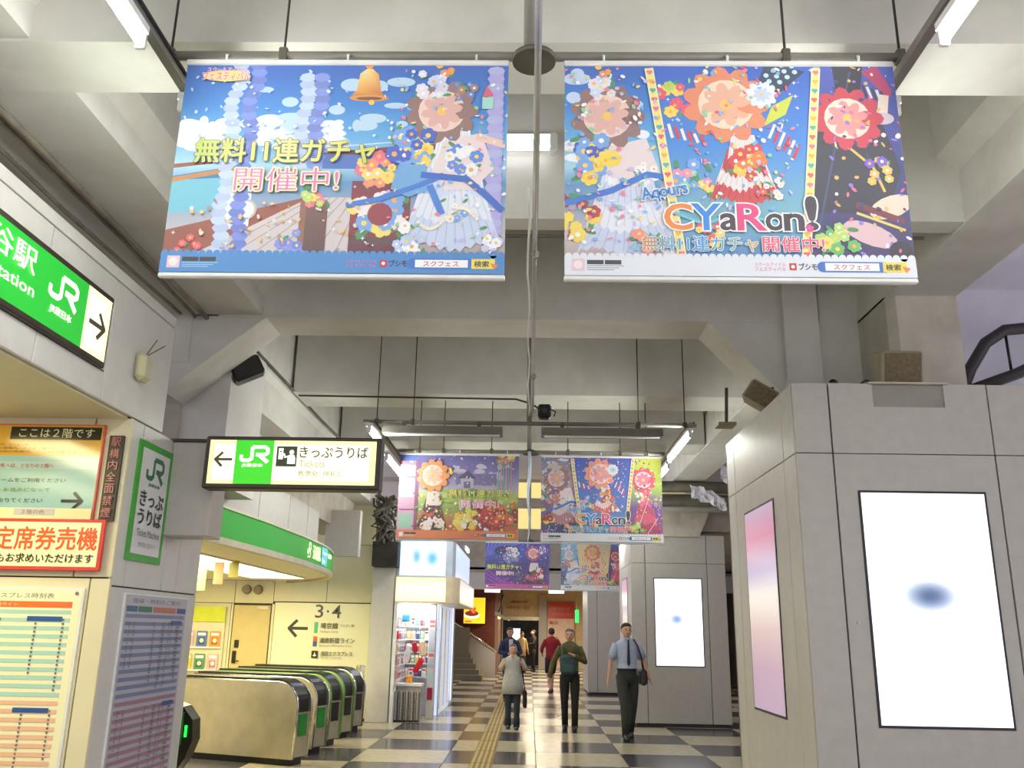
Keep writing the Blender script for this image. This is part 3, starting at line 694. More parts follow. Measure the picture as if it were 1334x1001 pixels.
            frill(a, 1.1, 1.44, .55, .1, [(190, 40, 80), (230, 80, 120), (200, 60, 90), (240, 110, 150)], 19)
            a.stroke([(1.15, .1), (1.3, .5)], .008, (250, 220, 230)); a.stroke([(1.3, .12), (1.42, .3)], .008, (250, 220, 230)); bouquet(a, 1.2, .55, .06, [(250, 200, 80), (250, 240, 240)], 8, 61)
        blossom(a, 1.25, .76, .155, *p3)
        for (xa, ya, xb, yb) in ((.50, .08, .38, H - .015), (1.02, .08, 1.13, H - .015)):
            a.stroke([(xa, ya), (xb, yb)], .04, (250, 244, 200) if v != 1 else (250, 250, 240)); a.stroke([(xa, ya), (xb, yb)], .028, (250, 232, 130)); hearts(a, xa, ya, xb, yb, 20)
        scatter(a, 310 + v, 130, .0, .45, .1, 1.03, PASTEL, .016); scatter(a, 320 + v, 130, .55, 1.02, .3, 1.03, PASTEL + [(240, 80, 80)], .016); scatter(a, 330 + v, 90, 1.15, W, .1, 1.03, [(230, 190, 90), (150, 120, 220), (230, 110, 150), (250, 240, 250), (60, 60, 110)], .016)
        bouquet(a, .9, .42, .05, [(240, 100, 100), (250, 250, 255)], 8, 340 + v); bouquet(a, 1.36, .5, .06, [(120, 90, 200), (230, 190, 90)], 8, 350 + v); ribbon(a, [(.46, .3), (.6, .24), (.75, .3), (.95, .23)], .014, (110, 200, 220)); bouquet(a, .62, .2, .06, [(230, 90, 100), (250, 220, 120), (120, 190, 230)], 10, 360 + v)
        # colour burst under the lettering
        bouquet(a, 1.15, .17, .08, [(110, 190, 100), (180, 220, 110), (250, 220, 110)], 10, 71); bouquet(a, .34, .16, .06, [(250, 150, 130), (120, 190, 230)], 8, 72)
        a.text('Aqours', .34, .335, .2, .075, (40, 130, 214), .03, outline=(255, 255, 255), ow=.05, rot=.18)
        x = .43
        for ch, wd, hh, c in (('C', .115, .12, (244, 140, 40)), ('Y', .115, .12, (40, 140, 230)), ('a', .07, .075, (60, 40, 50)), ('R', .115, .12, (236, 60, 130)), ('o', .075, .075, (50, 36, 46)), ('n', .08, .075, (50, 36, 46))):
            a.text(ch, x, .215, wd, hh, (255, 255, 255), .055); a.text(ch, x, .215, wd, hh, c, .02); x += wd + .004
        a.text('!', x + .015, .22, .035, .15, (255, 255, 255), .055); a.text('!', x + .015, .22, .035, .15, (50, 36, 46), .03); a.flower(x + .02, .225, .018, (236, 60, 130), (60, 150, 230), 5)
        a.text('無料11連ガチャ', .33, .115, .49, .07, (255, 255, 255), .06); a.text('無料11連ガチャ', .33, .115, .49, .07, (244, 140, 90), .02, grad=[(244, 140, 60), (70, 170, 220), (60, 150, 220), (120, 190, 210), (230, 170, 90)])
        a.text('開催中!', .84, .115, .26, .07, (255, 255, 255), .06); a.text('開催中!', .84, .115, .26, .07, (236, 90, 120), .02)
        footer(a, (232, 236, 246), (120, 120, 130))
    return f
def art_autumn(a):
    W, H = a.W, a.H
    a.grad(0, 0, W, H, [(0, (214, 110, 50)), (.2, (200, 120, 70)), (.36, (150, 180, 90)), (.52, (200, 214, 130)), (.6, (190, 180, 210)), (.8, (130, 120, 190)), (1, (96, 92, 170))])
    clouds(a, 81, .5, 1.4, .72, .9, 26, (214, 206, 236)); bouquet(a, .1, 1.0, .1, [(236, 100, 130), (250, 190, 190)], 12, 82); bouquet(a, 1.3, 1.03, .12, [(190, 150, 50), (90, 60, 40), (240, 210, 90)], 14, 83)
    a.rect(.7, .66, 1.2, .8, (120, 116, 170)); a.rect(.76, .62, .92, .74, (190, 180, 210)); a.poly([(.72, .74), (.84, .84), (.96, .74)], (70, 66, 110)); a.rect(.8, .62, .88, .7, (110, 100, 140))
    for k in range(6): a.rect(1.22 + k * .03, .6, 1.235 + k * .03, .95, (226, 160, 170) if k % 2 else (120, 190, 190))
    a.rect(0, .1, .2, .9, (214, 160, 190)); 
    for k in range(4): a.rect(.02, .14 + k * .2, .2, .155 + k * .2, (110, 60, 110))
    a.rect(.2, .1, .24, .98, (130, 70, 110)); a.rect(.02, .5, .18, .7, (220, 236, 226)); a.rect(.02, .12, .18, .3, (160, 200, 180)); a.rect(0, .95, .22, 1.07, (50, 90, 190))
    for k in range(26):
        rr = random.Random(k + 200); a.disc(rr.uniform(.55, 1.45), rr.uniform(.42, .6), .05, rr.choice([(170, 200, 70), (210, 220, 90), (120, 170, 70)]), .02)
    bouquet(a, 1.12, .25, .17, [(190, 40, 40), (214, 60, 50), (150, 30, 40)], 30, 84); bouquet(a, .85, .22, .13, [(250, 200, 60), (240, 230, 110), (250, 240, 240)], 20, 85); bouquet(a, 1.35, .3, .12, [(140, 40, 60), (230, 110, 60)], 18, 86)
    frill(a, .24, .6, .5, .12, [(50, 34, 44), (226, 90, 60), (44, 34, 44), (240, 220, 214)], 7); bouquet(a, .42, .25, .14, [(250, 230, 236), (60, 40, 50)], 16, 87)
    a.poly([(.34, .4), (.36, .56), (.5, .56), (.52, .4)], (240, 226, 220)); blossom(a, .42, .77, .2, (240, 150, 70), (250, 224, 206), (244, 190, 160)); bouquet(a, .6, .83, .05, [(230, 130, 40), (250, 220, 80)], 8, 88)
    scatter(a, 371, 160, .2, W, .1, .6, [(250, 220, 90), (220, 70, 50), (150, 190, 80), (250, 240, 220)], .02); scatter(a, 372, 80, .24, W, .65, 1.05, [(240, 130, 150), (250, 230, 240), (160, 150, 220)], .016)
    sparkle(a, 89, 40, 0, W, .1, 1.0)
    for c, bd in (((90, 110, 30), .06), ((240, 236, 110), .02)): a.text('無料11連ガチャ', .62, .51, .78, .095, c, bd)
    for c, bd in (((255, 255, 255), .06), ((236, 110, 170), .0)): a.text('開催中!', .76, .375, .48, .095, c, bd)
    a.text('フェスティバル', 1.22, .95, .2, .04, (236, 80, 140), .03, outline=(255, 255, 255)); footer(a, (232, 130, 70), (250, 220, 190))
def art_night(a):
    W, H = a.W, a.H
    a.grad(0, 0, W, H, [(0, (150, 50, 140)), (.2, (90, 50, 140)), (.55, (60, 60, 140)), (.8, (70, 90, 200)), (1, (60, 70, 190))])
    for k in range(9): a.poly([(.0, .7), (.06 + k * .09, 1.07), (.1 + k * .09, 1.07)], (130, 130, 230))
    for k in range(6): a.stroke([(0, .5 - k * .05), (.3, .25 - k * .03), (.7, .1)], .02, (190, 70, 190) if k % 2 else (110, 60, 170))
    a.disc(.5, .85, .3, (40, 50, 110), .12); bouquet(a, .6, .75, .16, [(240, 240, 250), (120, 130, 200)], 24, 91); sparkle(a, 92, 70, 0, W, .2, 1.05)
    frill(a, .85, 1.4, .5, .08, [(90, 40, 70), (190, 90, 130), (40, 40, 60), (240, 224, 230)], 8); bouquet(a, .8, .3, .1, [(50, 50, 110), (90, 90, 170)], 12, 93); bouquet(a, 1.2, .35, .13, [(190, 50, 80), (250, 230, 230), (60, 50, 90)], 20, 94)
    blossom(a, 1.1, .8, .17, (190, 90, 110), (248, 222, 214), (230, 160, 170)); bouquet(a, 1.3, .9, .1, [(120, 90, 190), (230, 220, 250)], 12, 95)
    scatter(a, 381, 160, .3, W, .1, 1.0, [(230, 220, 250), (190, 90, 150), (60, 50, 100), (240, 110, 140)], .02)
    for c, bd in (((90, 110, 30), .06), ((240, 250, 90), .02)): a.text('無料11連ガチャ', .05, .43, .72, .11, c, bd)
    for c, bd in (((255, 255, 255), .06), ((240, 150, 190), .0)): a.text('開催中!', .26, .3, .4, .09, c, bd)
    footer(a, (196, 90, 160), (240, 200, 230))
BW, BH = 1.475, 1.07
def banner(x0, y, zt, art, label, group_step=.0008):
    t = thing('advertising_banner', label, 'banner', (x0 + BW / 2, y, zt - BH))
    # cloth with a very slight belly
    mb = MB(); n = 12; vs = []
    for j in range(n + 1):
        z = zt - .02 - (BH - .04) * j / n; dy = .004 * math.sin(PI * j / n)
        vs += [(x0, y + dy, z), (x0 + BW, y + dy, z), (x0, y + dy + .002, z), (x0 + BW, y + dy + .002, z)]
    fs = []
    for j in range(n): a = j * 4; fs += [(a, a + 1, a + 5, a + 4), (a + 2, a + 6, a + 7, a + 3), (a, a + 4, a + 6, a + 2), (a + 1, a + 3, a + 7, a + 5)]
    mb.add(vs, fs); c = mb.build('cloth', mat('banner_cloth', (238, 238, 242), .5), t)
    a = Art(BW, BH - .04, group_step if y < 8 else group_step * 2); art(a); a.clip()
    # pack the many print layers into a thin stack
    mxL = max(v[2] for v in a.v); k = min(1, (.012 if y < 8 else .03) / mxL)
    a.v = [(v[0], v[1], v[2] * k) for v in a.v]
    a.build('print', (x0, y - .001, zt - BH + .02), *FX, PRINT, c)
    B(x0 - .005, x0 + BW + .005, y - .014, y + .016, zt - .024, zt + .004, bev=.006).build('top_rail', WHITE, t)
    B(x0 - .003, x0 + BW + .003, y - .014, y + .014, zt - BH - .004, zt - BH + .02, bev=.006).build('bottom_rail', WHITE, t)
    for q in (.12, .5, .9):
        MB().tube([(x0 + BW * q, y, zt), (x0 + BW * q, y - .005, zt + .03), (x0 + BW * q, y + .02, zt + .05)], .006, 6).build('hook', WHITE, t)
banner(-1.60, 3.45, 4.15, art_one, 'large near banner on the left with a golden bell and blue sky')
banner(.13, 3.45, 4.15, group_art(0), 'large near banner on the right split in three panels with hearts')
banner(-1.63, 10.7, 3.76, art_autumn, 'middle banner on the left with orange footer and autumn flowers')
banner(.12, 10.7, 3.75, group_art(1), 'middle banner on the right with a yellow corner and white footer')
banner(-1.04, 20.5, 3.63, art_night, 'farthest banner on the left in purple and blue')
banner(.70, 20.5, 3.63, group_art(2), 'farthest banner on the right in pale blue and orange')

# ============================================================ OVERHEAD PIPE FRAMES AND LAMPS
def frame(y, x0, x1, z, rods, label, disc=True, pole_top=4.45, clampz=None):
    t = thing('pipe_frame', label, 'pipe frame', ((x0 + x1) / 2, y, z))
    MB().tube([(x0, y, z), (x1, y, z)], .022, 12).build('cross_pipe', PIPE, t)
    MB().tube([(-.03, y, z), (-.03, y, pole_top)], .03, 12).build('centre_pole', PIPE, t)
    if disc: MB().rings([(-.01, y, z - .03, .1, .1), (-.01, y, z - .005, .1, .1), (-.02, y, z + .03, .04, .04)], 20).build('flange', PIPE_D, t)
    for (x, zt) in rods:
        r = MB().tube([(x, y, z), (x, y, zt)], .006, 6).build('hanger_rod', CABLE, t)
        B(x - .02, x + .02, y - .025, y + .025, z - .03, z + .035, bev=.005).build('clamp', PIPE_D, r)
    return t
frame(3.48, -1.75, 1.72, 4.20, [(-1.7, 6.7), (-1.17, 6.7), (1.14, 6.7), (1.66, 6.7)], 'near pipe frame above the two large banners', pole_top=6.7)
frame(9.1, -1.8, 1.74, 3.78, [(-1.27, 4.75), (1.13, 4.75), (-1.66, 6.7), (1.62, 6.7)], 'pipe frame with two unlit grey light battens behind the near banners', disc=False, pole_top=6.7)
frame(10.74, -1.7, 1.65, 3.80, [(-1.4, 4.45), (-1.1, 4.45), (-.5, 4.45), (.45, 4.45), (1.1, 4.45), (1.42, 4.45)], 'pipe frame holding the middle pair of banners')
frame(20.54, -1.2, 2.3, 3.67, [(-.9, 6.7), (2.0, 6.7)], 'pipe frame holding the farthest pair of banners', pole_top=6.7)
for x0 in (-1.58, .1):
    t = thing('light_batten', 'unlit grey light batten on the %s half of the second pipe frame' % ('left' if x0 < 0 else 'right'), 'light', (x0 + .63, 9.07, 3.62))
    MB().prism([(9.0, 3.72), (9.14, 3.72), (9.17, 3.64), (8.97, 3.64)], 'x', x0, x0 + 1.27).build('reflector', PIPE, t)
    MB().tube([(x0 + .03, 9.03, 3.63), (x0 + 1.24, 9.03, 3.63)], .014).build('tube', WHITE, t)
    B(x0 + .2, x0 + .24, 9.05, 9.1, 3.7, 3.78).build('bracket', PIPE_D, t); B(x0 + 1.0, x0 + 1.04, 9.05, 9.1, 3.7, 3.78).build('bracket', PIPE_D, t)
# long rails with the lit tubes
def rail(x, y0, y1, z, label):
    t = thing('lamp_rail', label, 'rail', (x, (y0 + y1) / 2, z))
    MB().box(x - .022, x + .022, y0, y1, z - .02, z + .02).build('channel', PIPE, t)
    MB().tube([(x + .03, y0, z + .02), (x + .035, (y0 + y1) / 2, z + .015), (x + .03, y1, z + .02)], .008, 6).build('cable', CABLE, t)
rail(-1.68, .2, 4.0, 4.13, 'left lamp rail beside the large near banner with the bell'); rail(1.66, .2, 4.0, 4.13, 'right lamp rail beside the large near banner in three panels')
rail(-1.68, 8.95, 12.4, 3.73, 'left lamp rail beside the middle banners'); rail(1.66, 8.95, 12.4, 3.76, 'right lamp rail beside the middle banners')
def lamp(x, y0, y1, z, label):
    t = thing('fluorescent_lamp', label, 'lamp', (x, (y0 + y1) / 2, z))
    MB().tube([(x, y0 + .02, z), (x, y1 - .02, z)], .019, 12).build('tube', TUBE, t)
    MB().box(x - .03, x + .03, y0, y1, z + .04, z + .075).build('housing', WHITE, t)
    for yy in (y0, y1): B(x - .02, x + .02, yy - .012, yy + .012, z - .03, z + .05, bev=.004).build('lamp_holder', WHITE, t)
lamp(-1.66, .6, 1.8, 4.0, 'lit tube on the left near rail, above the viewer')
lamp(1.66, .6, 1.8, 4.0, 'lit tube on the right near rail, above the viewer')
lamp(-1.66, 1.88, 3.12, 4.0, 'lit fluorescent tube at the upper left corner of the photo')
lamp(1.66, 1.85, 3.09, 4.0, 'lit fluorescent tube at the upper right corner of the photo')
lamp(-1.66, 3.58, 4.6, 4.0, 'lit tube half hidden behind the left edge of the bell banner')
lamp(1.68, 3.62, 4.6, 4.02, 'lit tube half hidden behind the right edge of the three panel banner')
lamp(-1.66, 8.7, 9.3, 3.6, 'short lit tube at the left end of the second pipe frame')
lamp(-1.66, 9.85, 11.05, 3.53, 'lit tube at the left edge of the middle left banner')
for i, yy in enumerate((13.2, 15.6, 18.2, 22.5)):  # unseen tubes added to brighten the middle of the passage
    lamp(-1.66, yy, yy + 1.2, 3.66, ['first', 'second', 'third', 'fourth'][i] + ' added lit tube on the left, unseen behind the middle left banner')
    lamp(1.62, yy, yy + 1.2, 3.66, ['first', 'second', 'third', 'fourth'][i] + ' added lit tube on the right, unseen behind the middle right banner')
rail(-1.68, 12.5, 20.2, 3.75, 'added left lamp rail, unseen beyond the middle banners'); rail(1.66, 12.5, 20.2, 3.75, 'added right lamp rail, unseen beyond the middle banners')  # rails added to carry the unseen tubes
lamp(1.66, 9.02, 10.45, 3.66, 'lit tube at the right end of the second pipe frame')
lamp(1.68, 10.65, 11.5, 3.62, 'lit tube at the right edge of the middle right banner')
# twin fixture on the beam face
t = thing('twin_tube_fixture', 'wall fixture with two lit tubes seen between the large near banners', 'lamp', (-.46, 5.6, 5.0))
B(-1.1, .16, 5.56, 5.63, 4.98, 5.09, bev=.01).build('housing', WHITE, t)
for z in (5.03, 4.94):
    MB().tube([(-1.08, 5.51, z), (.11, 5.51, z)], .018, 12).build('tube', TUBE_DIM, t)
B(.10, .15, 5.49, 5.57, 4.91, 5.06, bev=.008).build('lamp_holder', WHITE, t)
# centre silver pipe with hanging cord, streamer further on
t = thing('silver_centre_pipe', 'thin silver pipe running down the middle between the banners', 'pipe', (0, 6, 4))
MB().tube([(.012, 1.2, 4.3), (.008, 3.4, 4.13), (.0, 9.05, 3.86)], .017, 12).build('pipe', SILVER, t)
pts = [(-.035 + .008 * math.sin(k * 1.7), 4.4 + k * .35, 4.02 - .045 * k * .35 - .012 * math.sin(k * 2.3)) for k in range(14)]
MB().tube(pts, .007, 6).build('cord', WHITE, t)
for yy in (2.4, 5.2, 7.6): MB().tube([(.01, yy, 4.22 - .05 * (yy - 1.2) - .03), (.01, yy + .03, 4.22 - .05 * (yy - 1.2) - .03)], .024, 10).build('clip', CHROME, t)
t = thing('hanging_streamer', 'pale twisted streamer hanging in the gap between the middle banners', 'streamer', (-.03, 10.6, 2.7))
pts = [(-.03 + .012 * math.sin(k * .8), 10.62, 3.78 - k * .09) for k in range(14)]
MB().tube(pts, [.02, .022, .019, .022, .02, .018, .016, .015, .012, .01, .008, .007, .006, .005], 8).build('strip', mat('streamer_foil', (196, 206, 226), .4, .3), t)
# small cctv camera on the second frame
t = thing('security_camera', 'small black camera on the middle of the second pipe frame', 'camera', (.12, 9.05, 3.8))
B(.06, .2, 8.98, 9.12, 3.82, 3.97, bev=.02).build('housing', BLACK, t)
MB().tube([(-.03, 9.08, 3.99), (.03, 9.08, 3.97), (.07, 9.06, 3.93)], .01).build('bracket', BLACK, t)
MB().tube([(.13, 8.99, 3.9), (.13, 8.95, 3.89)], .03).build('lens', BLACK, t)
MB().tube([(.19, 9.05, 3.93), (.25, 9.05, 3.9), (.23, 9.05, 3.85)], .007, 6).build('cable', BLACK, t)
# conduits on the concrete
DUSTY = mat('dusty_conduit', (134, 124, 108), .7, noise=.2)
def conduit(label, pts, r, m, cat='conduit'):
    o = MB().tube(pts, r, 8).build('conduit', m, None); tag(o, label, cat); return o
conduit('upper grey conduit along the left edge beam', [(-3.02, 1, 4.43), (-3.02, 5, 4.43), (-3.05, 7.66, 4.42)], .022, DUSTY)
conduit('lower dark conduit along the left edge beam', [(-3.10, 1, 4.44), (-3.09, 4, 4.44), (-3.10, 6, 4.44), (-3.16, 7.66, 4.43)], .016, DUSTY)
conduit('drooping cable put for the shadow gap just above the left fascia', [(-3.27, 1, 4.44), (-3.26, 3, 4.42), (-3.27, 4.5, 4.44), (-3.28, 5.5, 4.42), (-3.28, 7.6, 4.44)], .016, DUSTY, 'cable')  # tube laid where only a shadow gap runs
conduit('grey conduit crossing under the beam seen between the near banners', [(-2.4, 5.84, 4.42), (0, 5.85, 4.42), (2.8, 5.84, 4.42)], .014, PIPE_D)
conduit('thin cable along the third cross beam above the second frame', [(-2.9, 10.46, 4.42), (-1.5, 10.45, 4.41), (-.2, 10.44, 4.40), (0, 10.44, 4.34)], .012, CABLE, 'cable')
conduit('cable along the right edge beam behind the brown speaker', [(2.66, 8.3, 4.95), (2.66, 11, 4.95), (2.66, 17, 4.9)], .014, PIPE_D, 'cable')
conduit('cable along the left edge beam beyond the black speaker', [(-2.96, 8.3, 4.5), (-2.96, 12, 4.46), (-2.96, 17, 4.5)], .016, PIPE_D, 'cable')
for i, (z, r, yy) in enumerate(((4.32, .11, 16.5), (4.05, .14, 16.6), (3.88, .05, 16.3))):
    conduit(['topmost horizontal duct at the far right above the middle pillar', 'thick middle duct at the far right above the middle pillar', 'thin lowest pipe at the far right above the middle pillar'][i], [(1.5, yy, z), (6.8, yy, z)], r, PIPE_D if i != 2 else PIPE, 'duct')
# crumpled sheets
for i, (x, y, z, lab) in enumerate(((3.62, 15.2, 4.25, 'upper crumpled plastic sheet hanging left of the nearest pillar'), (3.15, 15.5, 3.98, 'lower crumpled plastic sheet hanging left of the nearest pillar'))):
    mb = MB(); n = 12; rr = random.Random(i + 3)
    vs = [(x + (u - n / 2) * .055, y + rr.uniform(-.08, .08), z + (v - 2) * .06 + rr.uniform(-.04, .04) - (u - n / 2) * .022) for u in range(n) for v in range(5)]
    fs = [(u * 5 + v, u * 5 + v + 1, u * 5 + v + 6, u * 5 + v + 5) for u in range(n - 1) for v in range(4)]
    tag(mb.add(vs, fs).build('plastic_sheet', PLASTIC), lab, 'sheet')
# tangle of cables at the far left
mb = MB(); rr = random.Random(5)
for k in range(20):
    p = [(-2.8 + rr.uniform(-.22, .24), 16.85 + rr.uniform(-.25, .1), 4.06 - j * .165 + rr.uniform(-.08, .08)) for j in range(6)]
    mb.tube(p, rr.uniform(.012, .04), 5)
tag(mb.build('cable_tangle', mat('dusty_cable', (92, 86, 78), .8, noise=.4)), 'dark tangle of cables hanging above the white column by the kiosk', 'cables', kind='stuff')
tag(B(-2.98, -2.5, 16.7, 17.19, 2.782, 3.24).build('void_shade_block', DARK), 'dark block for the shaded void under the cable tangle beside the kiosk sign', 'box')  # dark block put in for the shade of the recess
# speakers
def speaker(label, c, w, d, h, ax, m, mf):
    t = thing('speaker', label, 'speaker', (c[0], c[1], c[2] - h / 2))
    mb = B(c[0] - w / 2, c[0] + w / 2, c[1] - d / 2, c[1] + d / 2, c[2] - h / 2, c[2] + h / 2, bev=.02)
    g = B(c[0] - w / 2 + .02, c[0] + w / 2 - .02, c[1] - d / 2 - .008, c[1] - d / 2 + .01, c[2] - h / 2 + .02, c[2] + h / 2 - .02, bev=.004)
    for (a, b) in ax: mb.rot(c, a, b); g.rot(c, a, b)
    mb.build('cabinet', mf, t); g.build('grille', m, t)
    MB().tube([c, (c[0] + (.14 if c[0] > 0 else -.1), c[1] + .12, c[2] + .12)], .012).build('bracket', CABLE, t)
    return t
speaker('black loudspeaker fixed under the left beam haunch', (-2.86, 8.36, 4.12), .3, .2, .2, [('Y', -.5), ('Z', .3)], BLACK, BLACK)
speaker('tilted brown loudspeaker at the left top corner of the nearest pillar', (2.0, 7.45, 3.655), .27, .2, .2, [('Y', .62), ('Z', -.3)], SPK, SPKF)
t = speaker('brown box loudspeaker standing in the tray on top of the nearest pillar', (2.84, 6.6, 3.67), .32, .22, .27, [('X', .25)], SPK, SPKF)
MB().tube([(2.5, 6.6, 3.52), (2.6, 6.62, 3.58), (2.7, 6.6, 3.53)], .008, 6).build('cable', CABLE, t)
t = thing('wall_bracket', 'thin metal bracket behind the tilted brown loudspeaker', 'bracket', (1.9, 8.9, 3.8))
MB().tube([(2.0, 8.75, 4.1), (1.98, 8.75, 3.72)], .018).build('post', PIPE_D, t); B(1.88, 2.06, 8.65, 8.85, 3.69, 3.72).build('plate', SPKF, t)
t = thing('knob', 'small black knob on the top edge of the nearest pillar', 'knob', (2.3, 6.5, 3.49)); MB().ball((2.3, 6.5, 3.52), .035, .035, .03).build('head', BLACK, t)
t = thing('wall_detector', 'ivory sensor box with two thin rods on the left fascia', 'sensor', (-2.8, 5.95, 3.28))
B(-2.8, -2.72, 5.82, 5.98, 3.3, 3.5, bev=.03).build('housing', IVORY, t)
for dy in (-.02, .12): MB().tube([(-2.76, 5.9, 3.48), (-2.7, 5.95 + dy, 3.62)], .004, 5).build('rod', PIPE_D, t)
# metal arch in the side hall
t = thing('metal_arch', 'dark curved metal frame with slats beyond the nearest pillar', 'arch', (7, 12, 5))
arc = [(6.0, 12.0, 4.95), (6.2, 12, 5.35), (6.45, 12, 5.72), (6.75, 12, 5.92), (7.3, 12, 5.98), (8.2, 12, 5.98)]
MB().tube(arc, .085, 8).build('outer_bar', mat('dark_metal', (66, 62, 64), .5, .5), t)
MB().tube([(6.05, 12.0, 4.98), (6.8, 11.9, 5.25), (7.6, 11.8, 5.65), (8.4, 11.8, 5.8)], .08, 8).build('lower_bar', MATS['dark_metal'], t)
for k in range(4): MB().tube([(6.6 + k * .08, 11.7, 4.92), (7.9 + k * .08, 11.7, 5.5 - k * .02)], .03, 6).build('slat', SPKF, t)
MB().tube([(6.75, 12, 5.85), (6.76, 12, 5.3)], .02, 6).build('hanger', BLACK, t)

# ============================================================ SIGNS ON THE LEFT
GR = (44, 170, 62); PALE = (250, 246, 200)
def lightbox(t, mbx, m=FRAME): mbx.build('frame', m, t)
# long backlit station sign along the fascia
t = thing('station_sign', 'long backlit green station sign with an arrow on the left fascia', 'sign', (-2.8, 4.2, 3.24))
B(-2.8, -2.765, 2.6, 5.37, 3.235, 3.72, bev=.008).build('frame', FRAME, t)
W, H = 2.76, .41; a = Art(W, H, .0004); u0 = W
a.rect(0, 0, W, H, (36, 160, 50)); a.rect(W - .31, 0, W, H, (246, 240, 190)); a.rect(W - .27, .04, W - .05, H - .04, (254, 250, 214))
arrow(a, W - .155, .2, .2, 1, .032, (60, 48, 44))
railmark(a, W - .74, .18, .32, .17, (250, 255, 230)); a.text('JR東日本', W - .70, .09, .24, .055, (250, 255, 230), .03)
a.text('渋谷駅', W - 1.56, .22, .66, .15, (240, 250, 220), .01); a.text('Shibuya Station', W - 1.78, .08, .9, .09, (240, 250, 220), .01)
a.build('sign_face', (-2.765, 2.585, 3.27), *FR, BACKLIT, t)
# hanging ticket sign
t = thing('ticket_sign', 'backlit hanging sign with left arrow, green block and ticket pictogram', 'sign', (-1.8, 6.66, 2.66))
B(-2.48, -1.14, 6.50, 6.66, 2.645, 3.045, bev=.01).build('frame', FRAME, t)
W, H = 1.27, .335; a = Art(W, H, .0003)
a.rect(0, 0, W, H, (238, 228, 170)); a.rect(.04, .03, W - .05, H - .03, (254, 250, 222)); a.rect(.2, 0, .49, H, (58, 190, 40))
arrow(a, .115, .185, .13, -1, .02, (60, 56, 40)); railmark(a, .235, .165, .22, .13, (255, 255, 240)); a.text('JR東日本', .255, .125, .16, .03, (255, 255, 240), .03)
a.rect(.515, .135, .67, .29, (50, 50, 40)); a.rect(.53, .19, .565, .275, (250, 250, 230)); a.rect(.54, .245, .555, .255, (50, 50, 40)); a.disc(.63, .245, .018, (250, 250, 230)); a.poly([(.6, .155), (.6, .2), (.612, .225), (.65, .225), (.66, .2), (.66, .155)], (250, 250, 230)); a.stroke([(.61, .215), (.58, .205), (.572, .235)], .012, (250, 250, 230))
a.text('きっぷうりば', .69, .205, .52, .085, (52, 48, 36), .012); a.text('Tickets', .69, .13, .2, .055, (176, 170, 130), .01); a.text('售票处  매표소', .69, .06, .33, .045, (140, 134, 90), .01)
a.build('sign_face', (-2.445, 6.50, 2.68), *FX, BACKLIT, t)
# vertical green bordered sign on the pillar side
t = thing('vertical_sign', 'white vertical ticket sign with green border on the pillar side', 'sign', (-2.8, 6.35, 2.08))
B(-2.8, -2.785, 6.08, 6.66, 2.08, 2.93).build('board', mat('sign_green', (70, 170, 60), .4), t)
W, H = .58, .85; a = Art(W, H, .0003); a.rect(.05, .05, W - .05, H - .05, (222, 222, 226))
railmark(a, .14, .58, .3, .18, (40, 110, 70)); a.text('JR東日本', .2, .535, .2, .03, (90, 140, 110), .02)
a.text('きっぷ', .09, .39, .4, .11, (40, 40, 42), .02); a.text('うりば', .09, .26, .4, .11, (40, 40, 42), .02)
a.text('Ticket Machine', .1, .175, .38, .05, (100, 100, 104), 0); a.text('售票机 발매기', .14, .1, .28, .035, (150, 150, 156), 0)
a.build('print', (-2.785, 6.08, 2.08), *FR, PAPER, t)
t = thing('caution_sign', 'narrow dark sign with red vertical characters left of the green bordered sign', 'sign', (-2.82, 5.92, 2.32))
B(-2.93, -2.83, 5.905, 5.93, 2.32, 2.91).build('board', FRAME, t); a = Art(.1, .59, .0003)
for k, ch in enumerate('駅構内全面禁煙'): a.text(ch, .018, .515 - k * .082, .064, .064, (190, 110, 110), .01)
a.build('print', (-2.93, 5.905, 2.32), *FX, PAPER, t)
# posters on the yellow lit front
t = thing('floor_guide_poster', 'glossy orange and blue floor guide poster headed by a black title strip', 'poster', (-3.5, 5.93, 2.3))
B(-4.3, -2.97, 5.905, 5.93, 2.30, 2.985).build('board', mat('poster_red_edge', (222, 90, 70), .4), t)
W, H = 1.31, .665; a = Art(W, H, .0003); a.rect(0, 0, W, H, (160, 198, 196)); a.rect(0, .45, W, H, (226, 176, 70))
a.rect(.66, .565, W - .01, H - .01, (50, 44, 30)); a.text('ここは２階です', .72, .58, .53, .065, (246, 240, 200), 0)
rr = random.Random(8)
for r_, y in enumerate((.52, .495, .47)): a.text('駅構内・乗換の御案内、ここは２階です。', .36 + r_ * .03, y, .5 + r_ * .12, .016, (120, 90, 40), 0)
a.rect(.0, .36, W, .41, (176, 206, 204)); a.text('ハチ公改札へは、となりの２階へ', .5, .365, .5, .03, (200, 100, 90), .01)
a.text('山手線へは、１・２ホームをご利用ください', .2, .265, .9, .03, (80, 90, 90), 0); a.text('玉川改札へは、３階へお進みになって', .2, .2, .8, .028, (150, 160, 90), 0)
a.text('地下鉄線へは、１階へおりてください', .2, .125, .76, .032, (70, 80, 90), 0); arrow(a, 1.16, .14, .14, 1, .02, (30, 30, 30))
a.rect(.0, .0, W, .09, (240, 232, 180)); a.rect(.3, .04, .6, .085, (150, 206, 196)); a.text('２階の色', .36, .048, .16, .03, (90, 110, 110), 0); a.rect(.78, .04, 1.06, .085, (206, 196, 196)); a.text('３階の色', .83, .048, .16, .03, (110, 110, 110), 0)
a.rect(.55, .225, .62, .245, (220, 200, 60))
a.build('print', (-4.29, 5.905, 2.31), *FX, print_mat('glossy_print', 0, .12), t)
t = thing('reserved_seat_sign', 'yellow white sign with red frame and big orange characters', 'sign', (-3.6, 5.9, 1.96))
